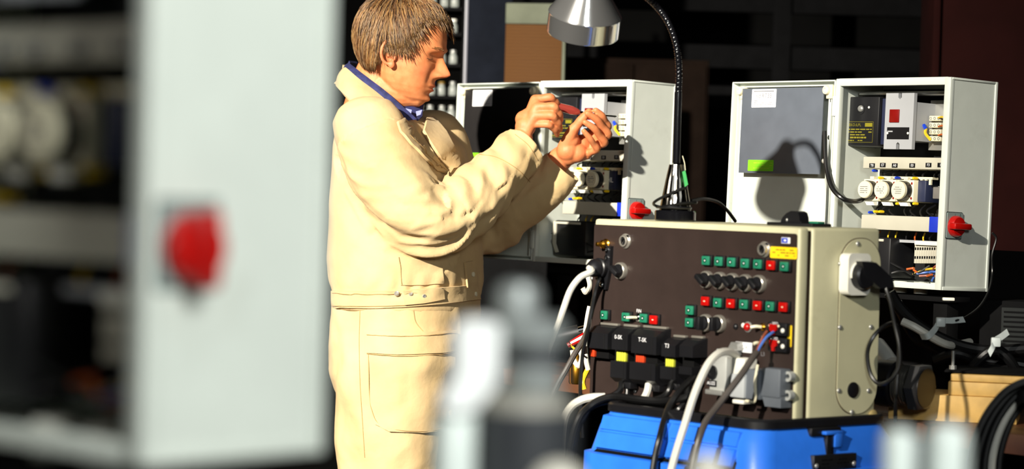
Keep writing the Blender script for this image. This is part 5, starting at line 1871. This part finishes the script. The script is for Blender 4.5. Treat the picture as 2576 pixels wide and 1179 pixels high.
# under-layer: scalp pushed outwards
nu, nv = 96, 44
for i in range(nv + 1):
    th = math.radians(2 + 128 * i / nv)
    for k in range(nu):
        ph = 2 * math.pi * k / nu
        d = Vector((math.sin(th) * math.cos(ph), math.sin(th) * math.sin(ph), math.cos(th)))
        c = Vector((-.01, 0, .02))
        h = head_bvh.ray_cast(HM @ (c + d * .3), HM.to_3x3() @ (-d))
        q = HMI @ h[0] if h[0] else c + d * .09
        lim = hair_limit(q)
        o_ = .012 * min(1, max(0, (q.z - lim + .004) / .02))
        o_ += .004 * math.exp(-((q.x + .06) / .05) ** 2)
        if q.z < lim - .002:
            o_ = -.003
        below.append(q.z < lim - .002)
        gv.append(q + d * o_)
fs = []
for i in range(nv):
    for k in range(nu):
        k2 = (k + 1) % nu
        q4 = (i * nu + k, (i + 1) * nu + k, (i + 1) * nu + k2, i * nu + k2)
        if not all(below[w] for w in q4):
            fs.append(q4)
fs.append(tuple(range(nu)))
cap.add(gv, fs)
cap.build('hair_underlayer', M_HAIR[1], man)
rh_ = random.Random(11)
buckets = [MB(TOMAN @ HM) for _ in range(4)]


def grow(root, L, lift, sweep, r):
    pts = []
    q, n = head_near(root)
    steps = 7
    jitter = Vector((rh_.uniform(-.26, .26), rh_.uniform(-.22, .22), rh_.uniform(-.12, .1)))
    for s in range(steps + 1):
        t = s / steps
        off_ = .010 + lift * math.sin(min(1, t * 1.1) * math.pi * .8) + .003 * t
        pts.append(q + n * off_)
        away = (q - CROWN)
        away = away - n * away.dot(n)
        if away.length < 1e-4:
            away = Vector((1, 0, 0))
        away.normalize()
        side = Vector((0, 0, -1)) - n * (-n.z)
        d = away * .6 + Vector((.0, 0, -.9)) * (.6 + .5 * t) + sweep + jitter
        d = d - n * d.dot(n)
        if d.length < 1e-5:
            break
        d.normalize()
        q2 = q + d * (L / steps)
        lim = hair_limit(q2)
        if q2.z < lim and s > 2:
            break
        q, n = head_near(q2)
    if len(pts) > 3:
        # keep the ends from sinking into the skin
        b_ = buckets[rh_.choices([0, 1, 2, 3], [4, 2, 3, 2])[0]]
        b_.tube(pts, r, 4, 0, taper=lambda t: .55 + .6 * math.sin(min(1, t * 1.6 + .25) * math.pi * .5) if t < .55 else max(.12, 1.15 * (1 - (t - .55) / .5)))


cnt = 0
while cnt < 5200:
    th = math.acos(rh_.uniform(-.35, 1))
    ph = rh_.uniform(-math.pi, math.pi)
    d = Vector((math.sin(th) * math.cos(ph), math.sin(th) * math.sin(ph), math.cos(th)))
    c = Vector((-.01, 0, .02))
    h = head_bvh.ray_cast(HM @ (c + d * .3), HM.to_3x3() @ (-d))
    if not h[0]:
        continue
    q = HMI @ h[0]
    if q.z < hair_limit(q) + .008 or q.y > .05 and rh_.random() < .5:
        continue
    cnt += 1
    if q.x > .02 and q.z > .05:      # fringe swept forward over the forehead
        grow(q, rh_.uniform(.05, .085), rh_.uniform(.004, .012), Vector((.55, -.35 if q.y < .02 else .1, .25)), rh_.uniform(.00045, .00095))
    elif q.x > -.03:
        grow(q, rh_.uniform(.06, .10), rh_.uniform(.003, .010), Vector((.28, 0, 0)), rh_.uniform(.00045, .00095))
    else:
        grow(q, rh_.uniform(.07, .11), rh_.uniform(.002, .010), Vector((-.05, 0, -.1)), rh_.uniform(.00045, .00095))
for k, b_ in enumerate(buckets):
    if b_.v:
        o = b_.build('hair', M_HAIR[k], man, smooth=180)
        o['kind'] = 'stuff'

# ---- clothes
M_CLOTH = bpy.data.materials.new('beige_cotton')
M_CLOTH.use_nodes = True
nt = M_CLOTH.node_tree
pbs = nt.nodes['Principled BSDF']
tc = nt.nodes.new('ShaderNodeTexCoord')
nz = nt.nodes.new('ShaderNodeTexNoise')
nz.inputs['Scale'].default_value = 6
nz.inputs['Detail'].default_value = 8
nt.links.new(tc.outputs['Object'], nz.inputs['Vector'])
r1 = nt.nodes.new('ShaderNodeValToRGB')
r1.color_ramp.elements[0].position = .3
r1.color_ramp.elements[0].color = lin((190, 162, 116))
r1.color_ramp.elements[1].position = .7
r1.color_ramp.elements[1].color = lin((206, 180, 136))
nt.links.new(nz.outputs['Fac'], r1.inputs['Fac'])
nt.links.new(r1.outputs['Color'], pbs.inputs['Base Color'])
pbs.inputs['Roughness'].default_value = .85
pbs.inputs['Specular IOR Level'].default_value = .2
pbs.inputs['Sheen Weight'].default_value = .05
n2 = nt.nodes.new('ShaderNodeTexNoise')
n2.inputs['Scale'].default_value = 38
n2.inputs['Detail'].default_value = 6
nt.links.new(tc.outputs['Object'], n2.inputs['Vector'])
bp = nt.nodes.new('ShaderNodeBump')
bp.inputs['Strength'].default_value = .35
bp.inputs['Distance'].default_value = .004
nt.links.new(n2.outputs['Fac'], bp.inputs['Height'])
nt.links.new(bp.outputs['Normal'], pbs.inputs['Normal'])


def ridge(x, y, z, oct_=3):
    s, a, f = 0, 1, 1
    for _ in range(oct_):
        n_ = noise.noise(Vector((x * f, y * f, z * f)))
        s += a * (1 - 2.2 * math.sqrt(n_ * n_ + .008))
        a *= .38
        f *= 2.0
    return s - .9


def seg_param(p, pts):
    """position along a polyline, distance and offset"""
    best = None
    acc = 0
    for a, b in zip(pts[:-1], pts[1:]):
        ab = b - a
        t = max(0, min(1, (p - a).dot(ab) / ab.length_squared))
        c = a + ab * t
        d = (p - c).length
        if best is None or d < best[0]:
            best = (d, acc + ab.length * t, p - c, ab.normalized())
        acc += ab.length
    return best


RARM = [U(925, 318, 6.15), U(968, 420, 6.13), U(1035, 520, 6.12), U(1092, 556, 6.14), U(1175, 508, 6.19), U(1262, 428, 6.25), U(1330, 356, 6.295)]
RRAD = [.088, .094, .094, .090, .082, .068, .060]
LARM = [U(1092, 352, 6.48), U(1150, 480, 6.49), U(1222, 566, 6.47), U(1300, 520, 6.425), U(1378, 462, 6.395), U(1424, 408, 6.385)]
LRAD = [.085, .082, .078, .066, .058, .052]
jk = MB()
loft(jk, [(U(948, 262, 6.33), .070, .085), (U(960, 285, 6.33), .085, .12), (U(985, 318, 6.34), .115, .175), (U(1005, 365, 6.34), .145, .205), (U(1014, 450, 6.34), .160, .215),
          (U(1020, 560, 6.34), .170, .218), (U(1022, 655, 6.34), .176, .216), (U(1022, 700, 6.34), .174, .212), (U(1022, 733, 6.34), .168, .206), (U(1022, 760, 6.34), .168, .206), (U(1022, 778, 6.34), .166, .204)], TF, TL, 56)
limb(jk, RARM, RRAD, 28, sub=5)
limb(jk, LARM, LRAD, 24, sub=5)
JV, JF, JN = fused(jk, .0062, 8, .5)
cuffR_p = U(1318, 372, 6.285)
cuffR_n = (RARM[-1] - RARM[-3]).normalized()
cuffL_p = U(1416, 420, 6.39)
cuffL_n = (LARM[-1] - LARM[-2]).normalized()
rl_len = [0]
keep = np.ones(len(JV), bool)
Relb = sum((RARM[i + 1] - RARM[i]).length for i in range(3))
Lelb = sum((LARM[i + 1] - LARM[i]).length for i in range(2))
JW = JV.copy()
for i in range(len(JV)):
    p = Vector(JV[i])
    n = Vector(JN[i])
    best = seg_param(p, RARM)
    bestL = seg_param(p, LARM)
    disp = 0
    if best[0] < .125 and best[1] > .02 and best[0] <= bestL[0]:
        d, s, off_, ax = best
        ang = math.atan2(off_.dot(_up), off_.dot(_fw))
        near = math.exp(-((s - Relb) / .10) ** 2)
        disp += (.007 + .010 * near) * ridge(s * 10 + ang * .75, ang * .7, 3.1, 2)
        disp += .006 * near * math.sin((s - Relb) * 85 + ang * 1.6) * max(0, math.sin(ang + .6))
        disp += .0022 * ridge(s * 24 + ang, ang * 1.5, 7.7, 1)
        if s > Relb + .05:
            disp += .003 * math.sin(s * 95 + 2.2 * ang)
    elif bestL[0] < .11 and bestL[1] > .1:
        d, s, off_, ax = bestL
        ang = math.atan2(off_.dot(_up), off_.dot(_fw))
        near = math.exp(-((s - Lelb) / .1) ** 2)
        disp += (.004 + .007 * near) * ridge(s * 13 + ang * .5, ang * .8, 9.3)
    else:
        q = p - MO
        tw = q.dot(TL)
        disp += .010 * ridge(q.x * 4.5 + q.z * 3.2, q.y * 4.5, q.z * 3.6 - q.x * 3, 2)
        if 1.02 < p.z < 1.10:
            disp += .0025 * math.sin(math.atan2(q.dot(TF), tw) * 26 + 5 * noise.noise(q * 9)) * (1 - abs(p.z - 1.06) / .04)
        if p.z < 1.037:
            disp *= .25
    # neck opening
    npx = (p - U(952, 245, 6.32))
    nax = (U(985, 150, 6.30) - U(942, 330, 6.33)).normalized()
    if npx.dot(nax) > -.045 and (npx - nax * npx.dot(nax)).length < .092 and p.z > 1.44:
        keep[i] = False
    JW[i] = JV[i] + np.array(n * disp)
faces = [f for f in JF if all(keep[i] for i in f)]
used = sorted({i for f in faces for i in f})
remap = {a: b for b, a in enumerate(used)}
jme = bpy.data.meshes.new('jacket')
jme.from_pydata([tuple(JW[i] - np.array(MO)) for i in used], [], [tuple(remap[i] for i in f) for f in faces])
bm = bmesh.new()
bm.from_mesh(jme)
for (cp, cn, own, oth) in ((cuffR_p, cuffR_n, RARM, LARM), (cuffL_p, cuffL_n, LARM, RARM)):
    c_ = cp - MO
    vv_ = {v for v in bm.verts if (v.co - c_).length < .13 and seg_param(v.co + MO, own)[0] - seg_param(v.co + MO, oth)[0] < .012}
    ff_ = [f for f in bm.faces if all(v in vv_ for v in f.verts)]
    gg = ff_ + list({e for f in ff_ for e in f.edges}) + list({v for f in ff_ for v in f.verts})
    bmesh.ops.bisect_plane(bm, geom=gg, plane_co=c_, plane_no=cn, clear_outer=True)
bm.to_mesh(jme)
bm.free()
jme.materials.append(M_CLOTH)
jme.polygons.foreach_set('use_smooth', [True] * len(jme.polygons))
jacket = bpy.data.objects.new('jacket', jme)
COL.objects.link(jacket)
jacket.parent = man
jacket['label'] = 'beige cotton work jacket'
so_ = jacket.modifiers.new('thickness', 'SOLIDIFY')
so_.thickness = .003
so_.offset = -1
jbvh = BVHTree.FromPolygons([Vector(JW[i]) for i in used], [tuple(remap[i] for i in f) for f in faces])

# trousers
tr = MB()
loft(tr, [(U(1022, 748, 6.34), .166, .204), (U(1020, 800, 6.34), .168, .208), (U(1016, 860, 6.34), .166, .210), (U(1012, 930, 6.34), .160, .205), (U(1010, 985, 6.34), .145, .19)], TF, TL, 52)
limb(tr, [NH, NH + Vector((-.005, 0, -.2)), Vector((NH.x - .005, NH.y, .48)), Vector((NH.x - .01, NH.y + .0, .10))], [.150, .142, .118, .105], 28)
limb(tr, [FH, FH + Vector((0, 0, -.2)), Vector((FH.x, FH.y, .48)), Vector((FH.x, FH.y, .10))], [.135, .128, .11, .10], 28)
TV, TFc, TN = fused(tr, .0075, 8, .5)
TW_ = TV.copy()
for i in range(len(TV)):
    p = Vector(TV[i]) - MO
    TW_[i] = TV[i] + TN[i] * (.014 * ridge(p.x * 4.2 + p.z * 1.2, p.y * 4, p.z * 2.6 + p.x * 3, 2) + .003 * ridge(p.x * 11, p.y * 11, p.z * 12, 2))
tme = bpy.data.meshes.new('trousers')
tme.from_pydata([tuple(q - np.array(MO)) for q in TW_], [], TFc)
tme.materials.append(M_CLOTH)
tme.polygons.foreach_set('use_smooth', [True] * len(tme.polygons))
trousers = bpy.data.objects.new('trousers', tme)
COL.objects.link(trousers)
trousers.parent = man
tbvh = BVHTree.FromPolygons([Vector(q) for q in TW_], TFc)
for hp in (NH, FH):
    sh_ = MB(TOMAN @ Matrix.Translation((hp.x + .05, hp.y - .02, 0)) @ Matrix.Rotation(math.radians(-15), 4, 'Z'))
    sh_.ball((.0, 0, .045), .15, .05, .048)
    sh_.box(-.14, .15, -.045, .045, 0, .025, bev=.01)
    sh_.build('shoe', M_BLACKM, man)


def patch(name, poly, bvh, lift, thick, m, res=9, parent=man, wav=0.0):
    """a cloth piece cut to an outline and laid on the garment below it, with its own thickness"""
    poly = [Vector(p) for p in poly]
    xs = [p.x for p in poly]
    ys = [p.y for p in poly]
    pts, edges = [], []
    for i, p in enumerate(poly):
        q = poly[(i + 1) % len(poly)]
        k = max(1, int((q - p).length / res))
        for j in range(k):
            pts.append(p.lerp(q, j / k))
    nb = len(pts)
    edges = [(i, (i + 1) % nb) for i in range(nb)]

    def inside(x, y):
        c = False
        for i in range(nb):
            a, b = pts[i], pts[(i + 1) % nb]
            if (a.y > y) != (b.y > y) and x < (b.x - a.x) * (y - a.y) / (b.y - a.y) + a.x:
                c = not c
        return c
    y = min(ys) + res * .5
    while y < max(ys):
        x = min(xs) + res * .5
        while x < max(xs):
            if inside(x, y) and min((Vector((x, y)) - q).length for q in pts[:nb]) > res * .5:
                pts.append(Vector((x, y)))
            x += res
        y += res
    V2, E2, F2, *_ = delaunay_2d_cdt([p.to_2d() for p in pts], edges, [], 1, 1e-4)
    top, nor, ok = [], [], []
    for p in V2:
        d = ray(p.x, p.y).normalized()
        h = bvh.ray_cast(CAMP, d)
        if h[0] is None:
            top.append(None)
            nor.append(None)
            continue
        n = h[1] if h[1].dot(d) < 0 else -h[1]
        top.append(h[0])
        nor.append(n)
    dm = [((t - CAMP).dot(_fw) if t else None) for t in top]
    good = sorted(v for v in dm if v)
    med = good[len(good) // 2]
    P3 = []
    for i, p in enumerate(V2):
        if top[i] is None or abs(dm[i] - med) > .2:
            P3.append((U(p.x, p.y, med), -ray(p.x, p.y).normalized()))
        else:
            P3.append((top[i], nor[i]))
    w_ = [lift + wav * noise.noise(Vector((V2[i].x * .02, V2[i].y * .02, 1.7))) for i in range(len(V2))]
    n = len(P3)
    vs = [P3[i][0] + P3[i][1] * w_[i] for i in range(n)] + [P3[i][0] + P3[i][1] * (w_[i] - thick) for i in range(n)]
    fs = [tuple(f) for f in F2] + [tuple(reversed([i + n for i in f])) for f in F2]
    cnt_ = {}
    for f in F2:
        for a, b in zip(f, list(f[1:]) + [f[0]]):
            cnt_[(a, b)] = cnt_.get((a, b), 0) + 1
    for (a, b) in list(cnt_):
        if (b, a) not in cnt_:
            fs.append((b, a, a + n, b + n))
    return MB(TOMAN).add(vs, fs).build(name, m, parent, smooth=60)


# details sewn on the jacket


def strip(name, A, B, thick, m, parent, sub=6, bulge=0.0):
    """a bent band of cloth between two edges"""
    PA, PB = catmull([U(*q) for q in A], sub), catmull([U(*q) for q in B], sub)
    n = len(PA)
    rows = 6
    vs, fs = [], []
    for s in (0, 1):
        for i in range(n):
            ax = (PA[min(i + 1, n - 1)] - PA[max(i - 1, 0)]).normalized()
            nr = ax.cross(PB[i] - PA[i]).normalized()
            if nr.dot(_fw) > 0:
                nr = -nr
            for j in range(rows):
                t = j / (rows - 1)
                vs.append(PA[i].lerp(PB[i], t) + nr * (bulge * math.sin(math.pi * t) - s * thick))
    N = n * rows
    for i in range(n - 1):
        for j in range(rows - 1):
            a_, b_, c_, d_ = i * rows + j, i * rows + j + 1, (i + 1) * rows + j + 1, (i + 1) * rows + j
            fs.append((a_, b_, c_, d_))
            fs.append((d_ + N, c_ + N, b_ + N, a_ + N))
        for j in (0, rows - 1):
            a_, d_ = i * rows + j, (i + 1) * rows + j
            fs.append((a_, d_, d_ + N, a_ + N))
    for i in (0, n - 1):
        for j in range(rows - 1):
            a_, b_ = i * rows + j, i * rows + j + 1
            fs.append((a_, b_, b_ + N, a_ + N))
    return MB(TOMAN).add(vs, fs).build(name, m, parent, smooth=60)


strip('collar', [(1020, 300, 6.215), (988, 266, 6.205), (946, 230, 6.20), (906, 200, 6.215), (878, 176, 6.26), (868, 166, 6.34), (900, 170, 6.42)],
      [(994, 306, 6.185), (950, 296, 6.165), (908, 272, 6.155), (874, 244, 6.165), (850, 222, 6.24), (846, 212, 6.34), (880, 215, 6.44)], .007, M_CLOTH, jacket, 6, .006)
patch('lapel', [(1010, 300), (1040, 330), (1078, 374), (1112, 420), (1130, 446), (1098, 430), (1062, 398), (1028, 362), (1004, 334), (996, 308)], jbvh, .010, .007, M_CLOTH, 9, jacket, .003)
patch('far_lapel', [(1068, 304), (1088, 302), (1116, 338), (1140, 380), (1154, 410), (1130, 438), (1108, 408), (1082, 370), (1060, 334)], jbvh, .012, .008, M_CLOTH, 9, jacket, .003)
patch('waistband', [(838, 730), (930, 732), (1010, 730), (1100, 722), (1196, 716), (1204, 752), (1110, 764), (1010, 772), (930, 774), (838, 772)], jbvh, .006, .006, M_CLOTH, 10, jacket, .002)
patch('waist_tab', [(1016, 728), (1060, 726), (1108, 722), (1112, 752), (1064, 762), (1018, 766)], jbvh, .011, .005, M_CLOTH, 8, jacket)
patch('chest_pocket', [(1000, 640), (1060, 652), (1110, 660), (1114, 712), (1060, 716), (1008, 716)], jbvh, .004, .004, M_CLOTH, 9, jacket, .002)
patch('front_placket', [(1166, 660), (1186, 656), (1196, 700), (1196, 718), (1172, 722)], jbvh, .006, .005, M_CLOTH, 8, jacket)
for (x, y, r) in ((998, 744, .0062), (1032, 746, .0052), (1062, 742, .0050)):
    h = jbvh.ray_cast(CAMP, ray(x, y).normalized())
    if h[0]:
        q = (-h[1] if h[1].dot(ray(x, y)) > 0 else h[1]).to_track_quat('Z', 'Y').to_matrix().to_4x4()
        MB(TOMAN @ Matrix.Translation(h[0]) @ q).lathe([(r, .008), (r, .0125), (r * .8, .014), (r * .4, .0132)], 0, 0, 16).build('snap_button', M_STEEL, jacket)
for (x, y) in ((1184, 690), (1190, 740), (1178, 800)):
    h = jbvh.ray_cast(CAMP, ray(x, y).normalized())
    if h[0]:
        q = (-h[1] if h[1].dot(ray(x, y)) > 0 else h[1]).to_track_quat('Z', 'Y').to_matrix().to_4x4()
        MB(TOMAN @ Matrix.Translation(h[0]) @ q).lathe([(.006, .006), (.006, .009), (.004, .010)], 0, 0, 14).build('front_button', M_CREAM, jacket)
patch('thigh_pocket', [(926, 836), (1000, 842), (1080, 840), (1142, 832), (1140, 930), (1136, 1050), (1120, 1080), (1060, 1088), (980, 1084), (944, 1066), (932, 1020), (928, 930)], tbvh, .006, .006, M_CLOTH, 11, trousers, .005)
patch('pocket_hem', [(926, 834), (1000, 840), (1080, 838), (1142, 830), (1142, 884), (1080, 892), (1000, 894), (926, 888)], tbvh, .010, .006, M_CLOTH, 10, trousers, .003)

# stitched seams
M_SEAM = mat('seam_thread', (168, 136, 88), .9, var=.1)


def seam(pts, bvh, lift, parent, r=.0009):
    P = catmull([Vector((x, y, 0)) for x, y in pts], 10)
    out = []
    for q in P:
        d = ray(q.x, q.y).normalized()
        h = bvh.ray_cast(CAMP, d)
        if h[0]:
            n = h[1] if h[1].dot(d) < 0 else -h[1]
            out.append(h[0] + n * lift)
    if len(out) > 3:
        MB(TOMAN).tube(out, r, 5, 0).build('seam', M_SEAM, parent)


seam([(930, 840), (932, 900), (932, 980), (938, 1030), (956, 1066), (1000, 1080), (1060, 1084), (1118, 1074)], tbvh, .0068, trousers)
seam([(928, 890), (1000, 897), (1080, 895), (1138, 887)], tbvh, .0075, trousers)
seam([(930, 844), (1000, 848), (1080, 846), (1138, 838)], tbvh, .0108, trousers)
seam([(906, 780), (904, 860), (906, 960), (912, 1060), (918, 1150)], tbvh, .0006, trousers)
seam([(1040, 780), (1046, 810), (1068, 838)], tbvh, .0006, trousers)
seam([(842, 736), (930, 738), (1010, 736)], jbvh, .0068, jacket)
seam([(842, 768), (930, 769), (1010, 767), (1050, 764)], jbvh, .0068, jacket)
seam([(1004, 646), (1008, 680), (1012, 714)], jbvh, .005, jacket)
seam([(1024, 346), (1050, 372), (1090, 412), (1118, 436)], jbvh, .0112, jacket)
seam([(1206, 388), (1250, 396), (1300, 424), (1334, 458)], jbvh, .0006, jacket)
seam([(1296, 338), (1330, 366), (1352, 402)], jbvh, .0006, jacket)

# blue shirt collar
M_SHIRT = mat('blue_shirt', (40, 44, 92), .8, var=.25, scale=60)
strip('shirt_collar', [(1050, 300, 6.235), (1014, 268, 6.222), (972, 230, 6.216), (930, 198, 6.228), (896, 172, 6.27), (880, 158, 6.33), (905, 160, 6.40)],
      [(1016, 304, 6.225), (984, 272, 6.215), (942, 236, 6.21), (902, 206, 6.224), (874, 180, 6.27), (864, 170, 6.34), (896, 176, 6.42)], .006, M_SHIRT, man, 6, .003)['label'] = 'blue shirt collar'
# collar wings at the throat
cw = MB(TOMAN)
w1 = [U(1006, 258, 6.27), U(1040, 268, 6.27), U(1066, 256, 6.30), U(1062, 292, 6.28), U(1042, 312, 6.25), U(1024, 290, 6.245)]
c_ = sum(w1, Vector()) / 6
cw.add(w1 + [p + Vector((0, .008, -.002)) for p in w1], [(0, 1, 2, 3, 4, 5), (11, 10, 9, 8, 7, 6)] + [(i, i + 6, (i + 1) % 6 + 6, (i + 1) % 6) for i in range(6)])
cw.build('collar_wing', M_SHIRT, man)
for (ps) in (((1020, 272), (1036, 276), (1034, 286), (1024, 282)), ((1046, 280), (1062, 276), (1058, 288), (1048, 292))):
    q = [U(x, y, 6.235 + (x - 1020) * .0004) for x, y in ps]
    MB(TOMAN).add(q + [p + Vector((0, .004, 0)) for p in q], [(0, 1, 2, 3), (7, 6, 5, 4), (0, 4, 5, 1), (1, 5, 6, 2), (2, 6, 7, 3), (3, 7, 4, 0)]).build('collar_check', mat('pale_blue_check', (150, 156, 205), .8), man)
# wedding ring
MB(TOMAN).tube([U(1500, 384, 6.345), U(1506, 379, 6.325), U(1510, 372, 6.335)], .0022, 8, 5).build('ring', M_BRASS, man, label='gold finger ring')

# ------------------------------------------------------------------ screwdriver
sd0, sd1, sd2 = U(1352, 254, 6.318), U(1458, 283, 6.335), U(1552, 293, 6.440)
sd = thing('screwdriver', 'screwdriver with clear red handle held in both hands', 'screwdriver', Matrix.Translation(sd0))
q1 = (sd1 - sd0).to_track_quat('Z', 'Y').to_matrix().to_4x4()
Lh_ = (sd1 - sd0).length
hd = MB(q1)
vs, fs = [], []
prof = [(.006, 0), (.0100, .004), (.0108, .02), (.0104, Lh_ * .6), (.0112, Lh_ * .8), (.0085, Lh_ * .93), (.0055, Lh_)]
n = 24
for (r, w) in prof:
    for k in range(n):
        a = 2 * math.pi * k / n
        rr = r * (1 + .05 * math.cos(6 * a))
        vs.append((rr * math.cos(a), rr * math.sin(a), w))
for i in range(len(prof) - 1):
    for k in range(n):
        k2 = (k + 1) % n
        fs.append((i * n + k, i * n + k2, (i + 1) * n + k2, (i + 1) * n + k))
fs += [tuple(reversed(range(n))), tuple(range((len(prof) - 1) * n, len(prof) * n))]
hd.add(vs, fs)
hd.build('handle', mat('clear_red_acetate', (170, 70, 60), .08, var=.03, trans=.45), sd)
q2 = (sd2 - sd1).to_track_quat('Z', 'Y').to_matrix().to_4x4()
L2 = (sd2 - sd1).length
MB(Matrix.Translation(sd1 - sd0) @ q2).lathe([(.0042, -.004), (.0042, .010), (.0026, .012), (.0026, L2 - .012), (.0034, L2 - .006), (.001, L2)], 0, 0, 12).build('shaft', M_CHROME, sd)
